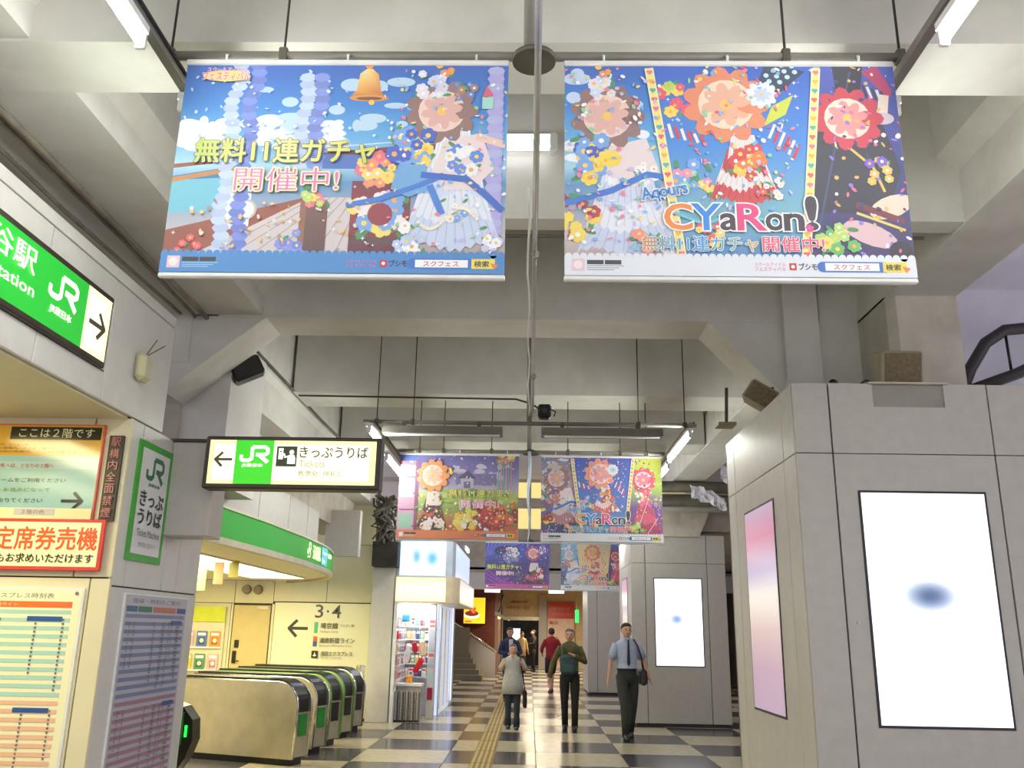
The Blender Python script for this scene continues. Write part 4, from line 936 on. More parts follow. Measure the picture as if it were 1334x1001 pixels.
B(-4.6, -2.86, 5.875, 5.9, 1.985, 2.325, bev=.004).build('board', mat('sign_red', (216, 60, 50), .4), t)
W, H = 1.74, .34; a = Art(W, H, .0003); a.rect(.015, .025, W - .025, H - .022, (252, 246, 200))
a.text('指定席券売機', W - .88, .135, .84, .15, (238, 96, 40), .02); a.text('指定席券もお求めいただけます', W - .97, .05, .92, .06, (50, 50, 40), .015); a.text('新幹線', .12, .135, .45, .155, (238, 96, 40), .02)
a.build('print', (-4.6, 5.875, 1.985), *FX, PAPER, t)
def timetable(W, H, seed, dim=False, title='湘南新宿ライン　成田エクスプレス時刻表'):
    a = Art(W, H, .0002); rr = random.Random(seed); a.rect(0, 0, W, H, (246, 242, 204) if not dim else (186, 184, 196))
    a.text(title, W * .1, H - .055, W * .76, .034, (70, 70, 66), 0)
    segs = ((.02, .3, (70, 160, 130)), (.33, .96, (232, 120, 56))) if not dim else ((.02, .18, (50, 100, 130)), (.19, .4, (50, 120, 90)), (.42, .8, (190, 110, 90)), (.82, .98, (70, 80, 150)))
    for x0, x1, c in segs: a.rect(W * x0, H - .115, W * x1, H - .075, c)
    a.text('湘南新宿ライン', W * .48, H - .105, W * .2, .02, (255, 240, 220), 0) if not dim else None
    y = H - .13; k = 0; n = 22; dy = (H - .17) / n / 1.0
    for k in range(n):
        pink = k >= 11; c = ((176, 216, 204) if not dim else (120, 130, 170)) if not pink else ((240, 190, 160) if not dim else (160, 120, 146)); y0 = H - .13 - dy * (k + 1)
        a.rect(W * .02, y0 + dy * .5, W * .96, y0 + dy, c)
    a.L += 1; L = a.L
    cols = [rr.uniform(.05, .93) for _ in range(13)]
    for cx in cols:
        c = (110, 110, 100) if rr.random() < .6 else (216, 120, 90)
        if dim: c = (96, 96, 110)
        for seg in range(2):
            k0 = 1 + seg * 11; k1 = k0 + rr.randint(5, 10)
            for k in range(k0 * 2, k1 * 2):
                y0 = H - .13 - dy * k / 2; a.rect(W * cx - .005, y0 - dy * .3, W * cx + .005 + rr.uniform(0, .004), y0 - dy * .05, c, L=L)
    for yy in (H - .2, H - .13 - dy * 12.4): a.rect(W * .74, yy, W * .92, yy + .03, (50, 90, 160))
    return a
t = thing('timetable', 'cream timetable with an orange header on the yellow lit pillar front', 'timetable', (-3.7, 5.93, .4))
B(-4.28, -2.955, 5.915, 5.932, .55, 1.875).build('board', WHITE, t); timetable(1.30, 1.30, 3).build('print', (-4.27, 5.915, .56), *FX, PAPER, t)
for x in (-4.2, -3.0): MB().tube([(x, 5.92, 1.84), (x, 5.908, 1.84)], .012).build('screw', CHROME, t)
t = thing('timetable', 'shaded grey timetable under the green bordered sign on the pillar side', 'timetable', (-2.8, 6.7, .4))
B(-2.8, -2.785, 6.16, 7.3, .5, 1.86).build('board', WHITE, t); timetable(1.12, 1.34, 5, True, '路線・時刻のご案内').build('print', (-2.785, 6.17, .51), *FR, PAPER, t)

# ============================================================ TICKET GATE HALL
t = thing('gate_fascia_sign', 'curved green backlit band over the ticket gates', 'sign', (-3.1, 11, 2.5))
band(curve, .08, 2.46, 2.53).build('lower_trim', STEEL, t); band(curve, .08, 2.83, 2.86).build('upper_trim', STEEL, t)
gb = band(offs(curve, .02), .05, 2.53, 2.83)
gb.build('green_band', mat('backlit_green', (34, 140, 40), emit=.5), t)
for yy in (9.4, 11.3, 13.4):
    pass
dx, dy = (-.1 - .0, 2.1); ln = math.hypot(.06, 2.0)
a = Art(2.0, .3, .0004)
railmark(a, .1, .09, .24, .17, (240, 250, 200)); a.text('JR東日本', .14, .045, .16, .03, (240, 250, 200), .02); a.text('玉川改札', .46, .05, .62, .2, (240, 250, 200), .01)
a.rect(1.14, .02, 1.62, .28, (70, 160, 170)); a.text('Tamagawa', 1.18, .16, .4, .07, (220, 245, 240), .01); a.text('Gate', 1.2, .05, .25, .07, (220, 245, 240), .01); a.text('玉川検票口', 1.66, .15, .3, .07, (220, 245, 200), .01)
a.build('lettering', (-3.045, 12.0, 2.53), (-.05, 1, 0), (0, 0, 1), BACKLIT, t)
# ceiling light panels
for x, y0, y1, lab in ((-4.5, 10.3, 15.9, 'bright long ceiling light nearest the curved green band'), (-6.3, 10.3, 15.9, 'second long ceiling light deeper inside the gate hall')):
    t = thing('ceiling_light', lab, 'lamp', (x, (y0 + y1) / 2, 2.48)); MB().box(x - .5, x + .5, y0, y1, 2.485, 2.5).build('frame', WHITE, t); B(x - .46, x + .46, y0 + .03, y1 - .03, 2.478, 2.486).build('diffuser', PANEL_LIT, t)
# platform sign on the back wall
t = thing('platform_sign', 'large cream wall sign with left arrow and platform numbers', 'sign', (-3.9, 17.2, 0))
B(-4.86, -3.02, 17.16, 17.2, .05, 2.1).build('board', mat('sign_cream', (244, 238, 200), .4), t)
W, H = 1.84, 2.05; a = Art(W, H, .001); a.rect(.01, .01, W - .01, H - .01, (240, 236, 200))
arrow(a, .48, 1.58, .36, -1, .055, (56, 50, 40)); a.text('3', .78, 1.78, .15, .24, (60, 56, 50), .005); a.disc(1.02, 1.9, .022, (60, 56, 50)); a.text('4', 1.1, 1.78, .17, .24, (60, 56, 50), .005)
a.rect(.78, 1.5, .85, 1.7, (90, 190, 130)); a.text('埼京線', .9, 1.58, .33, .11, (80, 76, 60), .01); a.text('りんかい線', 1.28, 1.62, .26, .05, (110, 106, 90), 0); a.text('Saikyo Line', .9, 1.5, .34, .05, (150, 146, 120), 0)
a.rect(.78, 1.35, .85, 1.44, (226, 104, 40)); a.rect(.78, 1.26, .85, 1.35, (60, 90, 160)); a.text('湘南新宿ライン', .9, 1.32, .66, .1, (80, 76, 60), .005); a.text('Shonan-Shinjuku Line', .9, 1.25, .62, .045, (150, 146, 120), 0)
a.rect(.77, 1.05, .89, 1.18, (50, 46, 40)); a.poly([(.83, 1.16), (.815, 1.11), (.785, 1.09), (.815, 1.09), (.83, 1.07), (.845, 1.09), (.875, 1.09), (.845, 1.11)], (244, 240, 210)); a.text('成田エクスプレス', .94, 1.09, .6, .085, (80, 76, 60), .005); a.text("Narita Express", .94, 1.04, .4, .04, (150, 146, 120), 0)
a.build('print', (-4.86, 17.16, .05), *FX, PAPER, t)
for i, x in enumerate((-5.44, -5.22)):
    t = thing('round_speaker', ['left round grey wall speaker above the beige door', 'right round grey wall speaker above the beige door'][i], 'speaker', (x, 17.2, 2.33))
    MB().tube([(x, 17.19, 2.33), (x, 17.1, 2.33)], [.09, .075], 18).build('body', SPKF, t)
# hanging notices
for i, (x, c) in enumerate(((-4.5, (176, 180, 120)), (-4.27, (176, 140, 100)), (-4.07, (190, 176, 90)))):
    tag(B(x, x + .13, 12.0, 12.01, 2.1 + i * .09, 2.5).build('hanging_notice', mat('notice_%d' % i, c, .5)), ['greenish', 'brownish', 'yellow'][i] + ' notice hanging from the gate hall ceiling', 'notice')
# brochure rack
t = thing('brochure_rack', 'pale rack of brochures with yellow header inside the gate hall', 'rack', (-6.15, 17.1, 0))
B(-6.6, -5.78, 17.12, 17.2, .7, 2.0).build('back_board', CREAM, t); B(-6.6, -5.78, 17.09, 17.12, 1.72, 2.0).build('header', mat('lime_header', (214, 220, 60), .5), t)
for z in (1.27, .86): B(-6.58, -5.8, 17.06, 17.12, z - .03, z).build('ledge', WHITE, t)
rr = random.Random(12)
first = None
for z in (1.27, .86):
    for k in range(3):
        c = [(230, 200, 60), (90, 150, 110), (236, 180, 190), (90, 120, 190), (240, 150, 70), (210, 220, 240)][(k + int(z * 7)) % 6]
        x = -6.52 + k * .25
        o = B(0, .19, 0, .015, 0, .28).build('brochure', mat('brochure_%d_%d_%d' % c, c, .4), None); o.location = (x, 17.07, z)
        a = Art(.19, .28, .0008); a.rect(.02, .2, .17, .25, (250, 250, 250)); a.rect(.04, .04, .15, .16, tuple(int(v * .7) for v in c)); a.disc(.1, .11, .04, (250, 240, 200)); p = a.build('print', (0, 0, 0), *FX, PAPER, None); p.parent = o
        tag(o, '%s brochure on the %s ledge of the gate hall rack, %s from the left' % ({(230, 200, 60): 'yellow', (90, 150, 110): 'green', (236, 180, 190): 'pink', (90, 120, 190): 'blue', (240, 150, 70): 'orange', (210, 220, 240): 'pale blue'}[c], 'upper' if z > 1 else 'lower', ['first', 'second', 'third'][k]), 'brochure', 'brochures in the gate hall rack')
# gates
def gate(y, label='', lit=True, trim=None):
    t = thing('ticket_gate', label, 'ticket gate', (-2.88, y, 0), math.radians(-20)); x0 = -2.1; WD = .34
    def prof(d, top, r=.3):
        p = [(x0 + d, .08), (-d - .03, .08)]
        for k in range(9):
            an = (PI / 2) * k / 8; p.append((-d - r + r * math.cos(an), top - r + r * math.sin(an)))
        p.append((x0 + d, top)); return p
    def bl(mb, nm, m, par=t): return mb.build(nm, m, par, local=True)
    for yy in (0, WD - .03):
        s = bl(MB().prism(prof(0, .975), 'y', yy, yy + .03), 'side_panel', STEEL)
        bl(MB().tube([(p[0], yy + .015, p[1]) for p in prof(0, .975)[1:]], .017, 8), 'edge_trim', trim or CHROME, s)
    bl(MB().prism(prof(.03, 1.015, .30), 'y', .045, WD - .045), 'hood', BLACK)
    bl(B(-.05, -.022, .03, WD - .03, .1, .62), 'end_plate', STEEL)
    bl(B(-.026, -.01, .08, WD - .08, .34, .6, bev=.004), 'display_panel', GREEN if lit else BLACK)
    bl(B(-.5, -.32, .1, .24, 1.015, 1.022, bev=.002), 'card_reader', mat('reader_blue', (30, 40, 90), .3))
    bl(B(-.17, -.155, .15, .17, .95, .965), 'indicator', BLUE_LED)
    bl(B(x0 + .1, -.08, .05, WD - .05, 0, .08), 'base', BLACK)
GT = mat('green_edge_trim', (110, 160, 90), .3, .4)
for i, (y, lab, lit, tr) in enumerate(((11.54, 'nearest steel ticket gate with green end panel', True, None), (12.55, 'second nearest ticket gate with green end panel', True, None), (13.45, 'third ticket gate with pale green edge and black end panel', False, GT), (14.38, 'fourth ticket gate with pale green edge, second from the back', False, GT), (15.3, 'farthest ticket gate beside the grey end post', False, None))):
    gate(y, lab, lit, tr)
t = thing('end_post', 'grey steel post at the back end of the ticket gate row', 'post', (-3.0, 16.5, 0)); MB().tube([(-3.02, 16.45, 0), (-3.02, 16.45, 1.0)], .08, 14).build('post', STEEL, t); MB().ball((-3.02, 16.45, 1.0), .08, .08, .02).build('cap', CHROME, t)
t = thing('ticket_gate', 'black gate end with green arrow light peeking out right of the pillar', 'ticket gate', (-4.3, 10.6, 0))
MB().prism([(-4.6, 0), (-3.98, 0), (-3.85, .2), (-3.78, .4), (-3.8, .62), (-3.92, .76), (-4.1, .82), (-4.6, .84)], 'y', 10.5, 10.75).build('housing', BLACK, t)
B(-3.98, -3.9, 10.485, 10.5, .35, .7).build('green_panel', GREEN, t); B(-3.87, -3.85, 10.48, 10.5, .44, .56).build('arrow_light', GREEN_LED, t)

# ============================================================ KIOSK
t = thing('kiosk', 'brightly lit corner kiosk with blue and white roof sign', 'kiosk', (-2.0, 19, 0))
MB().box(-2.56, -2.5, 17.02, 22, 0, 2.2).box(-2.56, -1.82, 18.6, 18.66, 0, 2.2).build('inner_wall', mat('kiosk_white', (238, 240, 244), .4), t)
MB().prism([(-2.56, 17.0), (-1.62, 17.0), (-1.46, 17.08), (-1.36, 17.3), (-1.36, 21.8), (-2.56, 21.8)], 'z', 2.14, 2.62).build('canopy', mat('kiosk_cream', (240, 224, 190), .4), t)
a = Art(.94, .44, .001); a.grad(0, 0, .94, .44, [(0, (252, 234, 190)), (.5, (255, 246, 214)), (1, (236, 214, 176))]); a.build('canopy_light', (-2.54, 16.995, 2.16), *FX, BACKLIT, t)
MB().prism([(-2.5, 17.06), (-1.62, 17.06), (-1.5, 17.16), (-1.46, 17.4), (-1.46, 21.5), (-2.5, 21.5)], 'z', 2.62, 3.3).build('sign_box', mat('kiosk_sign_box', (214, 226, 244), .4), t)
a = Art(.88, .64, .001); a.rect(0, 0, .88, .64, (196, 218, 250)); a.rect(.04, .04, .84, .6, (226, 236, 255)); blob(a, .32, .36, .14, .24, (110, 160, 226), (226, 236, 255)); blob(a, .62, .33, .2, .24, (96, 156, 226), (226, 236, 255))
a.build('sign_face', (-2.5, 17.05, 2.64), *FX, BACKLIT, t)
a = Art(4.2, .44, .001); a.grad(0, 0, 4.2, .44, [(0, (226, 206, 176)), (.5, (236, 220, 196)), (1, (206, 200, 206))]); a.build('canopy_light', (-1.355, 17.4, 2.16), *FR, BACKLIT, t)
a = Art(3.9, .64, .001); a.grad(0, 0, 3.9, .64, [(0, (220, 214, 214)), (.3, (190, 206, 236)), (1, (200, 216, 246))]); a.build('sign_face', (-1.455, 17.45, 2.64), *FR, BACKLIT, t)
p = B(-1.98, -1.84, 17.82, 17.96, 0, 2.14, bev=.01).build('corner_post', CLAD_W, t)
a = Art(.14, 2.0, .001)
for z0, z1, c in ((1.72, 1.78, (220, 120, 130)), (1.65, 1.69, (220, 120, 130)), (1.2, 1.6, (190, 200, 210)), (1.1, 1.15, (220, 110, 120)), (.9, 1.05, (180, 190, 200)), (.6, .8, (186, 210, 214)), (.3, .52, (180, 40, 70))): a.rect(.02, z0, .12, z1, c)
a.build('post_notice', (-1.98, 17.82, .05), *FX, PAPER, p)
B(-1.86, -1.80, 21.2, 21.8, 0, 2.2, bev=.01).build('end_post', CLAD_W, t); B(-1.80, -1.785, 21.15, 21.25, .1, 2.2).build('light_strip', mat('blue_white_strip', (190, 206, 255), emit=1.5), t)
B(-1.9, -1.84, 18.6, 21.2, 0, 2.2).build('side_glass', mat('glowing_shop_glass', (214, 220, 232), emit=.5), t)  # glow put into the panel for the shop's inside light
for y in (18.9, 19.8, 20.7): B(-1.84, -1.825, y, y + .07, .1, 2.1).build('mullion', CHROME, t)
B(-2.5, -1.9, 18.2, 18.55, 2.1, 2.13).build('ceiling_lamp', mat('kiosk_lamp', (240, 250, 255), emit=5), t)
for z in (.75, 1.0, 1.22, 1.46, 1.72): B(-2.49, -1.92, 18.3, 18.58, z - .02, z).build('shelf', WHITE, t)
B(-2.5, -2.02, 17.35, 17.75, .62, .66).build('counter', WHITE, t); B(-2.48, -2.04, 17.4, 17.7, 0, .62).build('counter_base', CLAD, t)
# goods
rr = random.Random(33); pc = [(226, 60, 70), (240, 230, 214), (90, 150, 210), (240, 200, 90), (150, 200, 150), (230, 150, 180), (120, 110, 120), (250, 250, 250), (70, 90, 150), (220, 190, 170)]
gd = {}
cn = ['red', 'cream', 'light blue', 'yellow', 'green', 'pink', 'dark grey', 'white', 'navy', 'tan']
ORD = ['first', 'second', 'third', 'fourth', 'fifth', 'sixth', 'seventh', 'eighth', 'ninth', 'tenth']
for z in (.75, 1.0, 1.22, 1.46, 1.72):
    x = -2.47; q = 0; sh = {.75: 'lowest', 1.0: 'second lowest', 1.22: 'middle', 1.46: 'second highest', 1.72: 'highest'}[z]
    while x < -1.98:
        c = rr.choice(pc); wd = rr.choice((.06, .075, .09)); hh = rr.uniform(.12, .19)
        key = (c, wd)
        if key not in gd:
            o = B(0, wd, 0, .03, 0, .16, bev=.003).build('magazine', mat('goods_%d_%d_%d' % c, c, .4), None); a = Art(wd, .16, .0015); a.rect(.008, .11, wd - .008, .145, (250, 250, 250) if sum(c) < 600 else (220, 60, 70)); a.disc(wd / 2, .06, wd * .28, rr.choice(pc)); pr = a.build('print', (0, 0, 0), *FX, PAPER, None); pr.parent = o
            gd[key] = o; tag(o, 'magazine or packet on the bright kiosk shelves', 'magazine', 'goods on the kiosk shelves'); o.location = (x, 18.3, z)
        else: o = dup(gd[key], (x, 18.3, z))
        o['label'] = '%s packet on the %s kiosk shelf, %s from the left' % (cn[pc.index(c)], sh, ORD[q]); q += 1
        x += wd + .012
for z, sh in ((.75, 'lowest'), (1.0, 'second lowest'), (1.22, 'middle'), (1.46, 'second highest'), (1.72, 'highest')):
    B(-2.5, -2.46, 17.1, 18.25, z - .02, z).build('shelf', WHITE, t)
    y = 17.12; q = 0
    while y < 18.1 and q < 10:
        key = rr.choice(list(gd)); o = dup(gd[key], (-2.465, y, z), PI / 2)
        o['label'] = '%s packet on the %s kiosk side wall ledge, %s from front' % (cn[pc.index(key[0])], sh, ORD[q]); q += 1; y += key[1] + .03
n0 = None
for k in range(9):
    x = -2.52 + (k % 5) * .1; y = 17.22 if k < 5 else 17.32 + .01 * k; z = 0 if k < 5 else 0
    if n0 is None:
        n0 = thing('newspaper_rack', 'bundle of newspapers standing in the rack before the kiosk', 'newspapers', (x, y, 0), group='newspaper bundles before the kiosk')
        for j in range(5): B(x + j * .018, x + j * .018 + .013, y, y + .1, .03, .5 + (j % 3) * .02).build('newspaper', mat('newsprint_%d' % (j % 3), [(176, 170, 166), (120, 112, 112), (206, 198, 196)][j % 3], .8, noise=.35, scale=50), n0)
        B(x - .003, x + .09, y - .004, y + .104, .0, .03).build('tray', BLACK, n0)
    else: o = dup(n0, (x if k < 5 else x + .05, y + (0 if k < 5 else .03), 0), label='newspaper bundle in the %s row before the kiosk, %s from the left' % ('front' if k < 5 else 'rear', ORD[k % 5]))
n0['label'] = 'newspaper bundle in the front row before the kiosk, first from the left'
for k in range(4): dup(n0, (-1.99, 18.05 + k * .16, 0), label='newspaper bundle behind the kiosk corner post, %s from the front' % ORD[k])
for i, (x, z, w_, h_, c, lab, nm) in enumerate(((-2.12, .98, .11, .3, (206, 30, 50), 'red bag hanging low at the kiosk counter', 'bag'), (-2.2, 1.32, .1, .2, (190, 30, 50), 'red pouch hanging among white towels at the kiosk', 'pouch'), (-2.33, 1.2, .12, .34, (240, 240, 240), 'white towel hanging left of the red pouch', 'towel'), (-2.05, 1.3, .12, .3, (236, 206, 170), 'beige folded cloth hanging right of the red pouch', 'towel'), (-2.4, 1.86, .16, .14, (60, 150, 220), 'blue box on the top shelf of the kiosk', 'box'), (-2.28, .72, .12, .18, (236, 160, 50), 'orange sack on the kiosk counter', 'sack'))):
    mb = B(x - w_ / 2, x + w_ / 2, 17.5, 17.56, z - h_ / 2, z + h_ / 2, bev=.025)
    if i < 4: mb.rot((x, 17.53, z), 'Y', [.5, -.2, .25, -.15][i])
    o = mb.build(nm, mat('kiosk_item_%d' % i, c, .7, noise=.12, scale=25), None); tag(o, lab, nm)
    if i < 4: MB().tube([(x, 17.53, z + h_ / 2 - .03), (x, 17.53, 2.14)], .004, 5).build('string', WHITE, o)
# lit food poster on the brick wall, end wall signs
t = thing('food_poster', 'yellow backlit poster of a red dish in a bowl on the brown brick wall', 'poster', (-2.05, 34, 1.9))
B(-2.5, -1.66, 33.98, 34.17, 1.88, 2.86).build('frame', BLACK, t)
a = Art(.8, .94, .002); a.rect(0, 0, .8, .94, (250, 206, 40)); a.disc(.3, .3, .3, (240, 236, 226), .13); a.disc(.3, .36, .26, (120, 50, 30), .1); bouquet(a, .3, .5, .14, [(226, 60, 40), (240, 120, 50), (200, 40, 30)], 14, 3); a.rect(.05, .04, .3, .1, (236, 110, 60))
a.build('print', (-2.48, 33.98, 1.9), *FX, BACKLIT, t)
t = thing('wall_lettering', 'small red lettering on the peach wall over the dark doorway', 'lettering', (-.5, 43.2, 2.4)); a = Art(1.6, .9, .004)
a.text('駅案内図のご案内', .3, .6, .8, .1, (206, 110, 90), .02); a.text('のりかえ・出口', .1, .3, 1.1, .16, (214, 90, 90), .02); a.build('print', (-1.2, 43.19, 2.35), *FX, PAPER, t)
t = thing('red_notice_board', 'tall notice board with a red header at the far end of the passage', 'board', (1.45, 43, .3))
B(.86, 2.1, 43.0, 43.1, 0, 3.0).build('board', mat('board_pale', (244, 214, 196), .5), t); a = Art(1.24, 2.8, .004); a.rect(0, 2.05, 1.24, 2.8, (222, 60, 56)); a.text('工事のお知らせ', .12, 2.45, .9, .14, (250, 170, 150), .01); a.text('ご迷惑をおかけします', .1, 2.2, 1.0, .12, (250, 170, 150), .01)
for y, t_ in ((1.8, '東口'), (1.1, '西口')): a.text(t_, .05, y, .4, .13, (214, 60, 60), .03)
for k in range(6): a.rect(.1, .2 + k * .13, 1.1, .24 + k * .13, (226, 180, 170))
a.build('print', (.86, 43.0, .2), *FX, PAPER, t)
t = thing('green_exit_light', 'small glowing green exit light near the far red board', 'light', (2.1, 40, 2.3)); B(2.0, 2.16, 40, 40.1, 2.05, 2.6, bev=.02).build('lens', mat('exit_green', (40, 220, 90), emit=1.5), t); MB().tube([(2.08, 40.05, 2.6), (2.08, 40.05, 3.65)], .03).build('hanger', STEEL, t)
t = thing('green_light', 'small green light in the dim side hall between the grey pillars', 'light', (5.2, 22, 2.4)); B(5.1, 5.2, 22, 22.1, 2.35, 2.6, bev=.02).build('lens', MATS['exit_green'], t); B(5.09, 5.21, 22.1, 22.14, 2.3, 3.8).build('hanger', STEEL, t)
t = thing('lit_screen', 'bright white screen inside the dark far doorway', 'screen', (-.75, 46, 1.2)); MB().box(-1.05, -.45, 46.2, 46.3, 1.2, 1.8).build('frame', BLACK, t); B(-.9, -.6, 46.22, 46.28, 0, 1.2).build('stand', BLACK, t); B(-1.02, -.48, 46.18, 46.2, 1.22, 1.78).build('display', mat('bright_screen', (240, 255, 244), emit=1.6), t)
for i, x in enumerate((-1.5, .62)):
    t = thing('strip_light', ['left', 'right'][i] + ' bright strip light under the white header beyond the farthest banners', 'lamp', (x + .25, 29.5, 2.9)); B(x, x + .5, 29.76, 29.89, 2.88, 2.96).build('diffuser', TUBE_DIM, t); B(x - .03, x + .53, 29.74, 29.91, 2.96, 2.985).build('housing', WHITE, t)
t = thing('wall_lamp', 'small lamp with a sloped shade at the brick corner', 'lamp', (-1.1, 33, 2.2)); MB().prism([(-1.28, 2.35), (-.75, 2.05), (-.75, 2.0), (-1.28, 2.2)], 'y', 33, 33.4).build('shade', CLAD, t); MB().tube([(-1.15, 33.2, 2.3), (-1.05, 33.2, 2.6), (-1.0, 33.2, 2.95)], .03).build('arm', CABLE, t); MB().ball((-1.12, 33.2, 2.12), .06, .06, .06).build('bulb', mat('warm_bulb', (255, 180, 90), emit=4), t)

# ============================================================ PEOPLE
def skin_mesh(name, verts, edges, radii, m, parent, sub=2):
    me = bpy.data.meshes.new('tmp'); me.from_pydata(verts, edges, []); o = bpy.data.objects.new('tmp', me); COL.objects.link(o)
    md = o.modifiers.new('s', 'SKIN'); sb = o.modifiers.new('u', 'SUBSURF'); sb.levels = sub; sb.render_levels = sub
    for i, r in enumerate(radii):
        d = me.skin_vertices[0].data[i]; d.radius = r if isinstance(r, tuple) else (r, r); d.use_root = (i == 0)
    dg = bpy.context.evaluated_depsgraph_get(); nm = bpy.data.meshes.new_from_object(o.evaluated_get(dg), depsgraph=dg)
    bpy.data.objects.remove(o); bpy.data.meshes.remove(me)
    for p in nm.polygons: p.use_smooth = True
    nm.materials.clear(); return link(name, nm, m, parent, local=True)
def person(label, loc, rz, h, P):
    """local space: facing -Y, built for 1.7 m and scaled"""
    k = h / 1.7; t = thing('person', label, 'person', loc, rz)
    sc = lambda v: (v[0] * k, v[1] * k, v[2] * k)
    s = P.get('stride', .12)
    hipL, hipR = (.09, 0, .90), (-.09, 0, .90)
    kL = (.095, -s * .75 - .03, .50); aL = (.09, -s, .085); tL = (.10, -s - .1, .035)
    kR = (-.09, s * .25 - .04, .49); aR = (-.085, s * .95, .10); tR = (-.09, s * .95 - .1, .035)
    if P.get('flip'): kL, kR = (-kR[0], kR[1], kR[2]), (-kL[0], kL[1], kL[2]); aL, aR = (-aR[0], aR[1], aR[2]), (-aL[0], aL[1], aL[2]); tL, tR = (-tR[0], tR[1], tR[2]), (-tL[0], tL[1], tL[2])
    eL, wL = P['armL']; eR, wR = P['armR']; sw = P.get('sh', .172)
    shL, shR = (sw, .0, 1.375), (-sw, .0, 1.375)
    V = [(0, 0, .92), (0, .005, 1.08), (0, .01, 1.25), (0, .01, 1.38), (0, .0, 1.46), (0, -.015, 1.52), (0, -.02, 1.60), (0, -.015, 1.66),
         hipL, kL, aL, tL, hipR, kR, aR, tR, shL, eL, wL, shR, eR, wR]
    E = [(0, 1), (1, 2), (2, 3), (3, 4), (4, 5), (5, 6), (6, 7), (0, 8), (8, 9), (9, 10), (10, 11), (0, 12), (12, 13), (13, 14), (14, 15), (3, 16), (16, 17), (17, 18), (3, 19), (19, 20), (20, 21)]
    Rr = [.125, .11, .115, .085, .05, .055, .085, .075, .085, .055, .034, .016, .085, .055, .034, .016, .044, .036, .027, .044, .036, .027]
    # hands: palm and five fingers each
    for wi, (e, w_, sd) in ((18, (eL, wL, 1)), (21, (eR, wR, -1))):
        d = (Vector(w_) - Vector(e)).normalized(); side = Vector((0, -1, 0)); side = (side - d * side.dot(d)).normalized()
        palm = Vector(w_) + d * .06; n = len(V); V.append(tuple(palm)); E.append((wi, n)); Rr.append(.026)
        for q in range(4):
            b = palm + side * (.027 - .018 * q) + d * .01; l = (.07, .08, .075, .058)[q]; inw = Vector((-sd * .35, 0, 0))
            m1 = b + d * l * .5; m2 = m1 + (d + inw).normalized() * l * .5; n2 = len(V)
            V.extend([tuple(b), tuple(m1), tuple(m2)]); E.extend([(n, n2), (n2, n2 + 1), (n2 + 1, n2 + 2)]); Rr.extend([.009, .0085, .007])
        b = Vector(w_) + d * .03 + side * .03; n2 = len(V); V.extend([tuple(b), tuple(b + d * .03 + side * .015), tuple(b + d * .055 + side * .016)]); E.extend([(n, n2), (n2, n2 + 1), (n2 + 1, n2 + 2)]); Rr.extend([.011, .0095, .008])
    body = skin_mesh('body', [sc(v) for v in V], E, [r * k for r in Rr], SKINM, t, 2)
    HC = (0, -.02, 1.60)
    def L(mb, nm, m, par=t):
        mb.v = [sc(v) for v in mb.v]; return mb.build(nm, m, par, local=True)
    # head volume parts
    L(MB().rings([(0, -.02, 1.495, .03, .04), (0, -.025, 1.51, .048, .06), (0, -.022, 1.54, .066, .082), (0, -.018, 1.58, .075, .092), (0, -.012, 1.62, .077, .096), (0, -.008, 1.655, .07, .088), (0, -.005, 1.685, .045, .06), (0, -.005, 1.697, .012, .016)], 18), 'face', SKINM)
    for sx in (-1, 1):
        L(MB().ball((sx * .031, -.104, 1.605), .011, .008, .007), 'eye', BLACK); L(MB().ball((sx * .078, -.01, 1.595), .01, .02, .03), 'ear', SKINM)
        L(MB().tube([(sx * .045, -.103, 1.622), (sx * .02, -.108, 1.625)], .004, 5), 'eyebrow', HAIR)
    L(MB().tube([(0, -.108, 1.605), (0, -.128, 1.575), (0, -.112, 1.568)], [.008, .013, .01], 8), 'nose', SKINM); L(MB().ball((0, -.103, 1.545), .022, .008, .006), 'mouth', LIP)
    hm = P.get('hair', HAIR); lg = P.get('long', 0)
    mb = MB().rings([(0, .03, 1.55 - lg, .055, .06), (0, .03, 1.58 - lg * .5, .082, .078), (0, .024, 1.615, .086, .088), (0, .012, 1.655, .084, .102), (0, .0, 1.69, .068, .086), (0, 0, 1.712, .04, .05), (0, 0, 1.718, .01, .012)], 18)
    L(mb, 'hair', hm)
    # clothing
    tm = P['top']; z0 = P.get('hem', .90); f = P.get('flare', 0)
    mb = MB().rings([(0, 0, z0, .165 + f, .125 + f * .8), (0, 0, 1.0, .155 + f * .7, .12 + f * .6), (0, .003, 1.12, .155 + f * .3, .118 + f * .3), (0, .008, 1.25, .175, .128), (0, .008, 1.34, .19, .125), (0, .006, 1.39, .192, .112), (0, .004, 1.425, .155, .1), (0, .002, 1.455, .105, .082), (0, 0, 1.475, .078, .07), (0, -.002, 1.488, .062, .06)], 20)
    sl = P.get('sleeve', 1.0)
    for (sh, e, w_) in ((shL, eL, wL), (shR, eR, wR)):
        sx = 1 if sh[0] > 0 else -1; a0 = Vector((sh[0] - sx * .04, sh[1], sh[2] - .015)); S0 = Vector(sh); Ev = Vector(e); Wv = Vector(w_)
        if sl < .6:
            q = S0.lerp(Ev, min(1, sl * 2)); mb.tube([a0, S0, S0.lerp(q, .5), q], [.045, .06, .062, .067], 12)
        else:
            q = Ev.lerp(Wv, (sl - .5) * 2 * .97); mb.tube([a0, S0, S0.lerp(Ev, .5), Ev, Ev.lerp(q, .6), q], [.045, .058, .06, .053, .047, .042], 12)
    L(mb, 'shirt', tm)
    pm = P['bottom']; ln = P.get('leg', 1.0); mb = MB().rings([(0, 0, .80, .15, .105), (0, 0, .9, .16, .118), (0, 0, .98, .152, .115), (0, 0, 1.03, .148, .112)], 18)
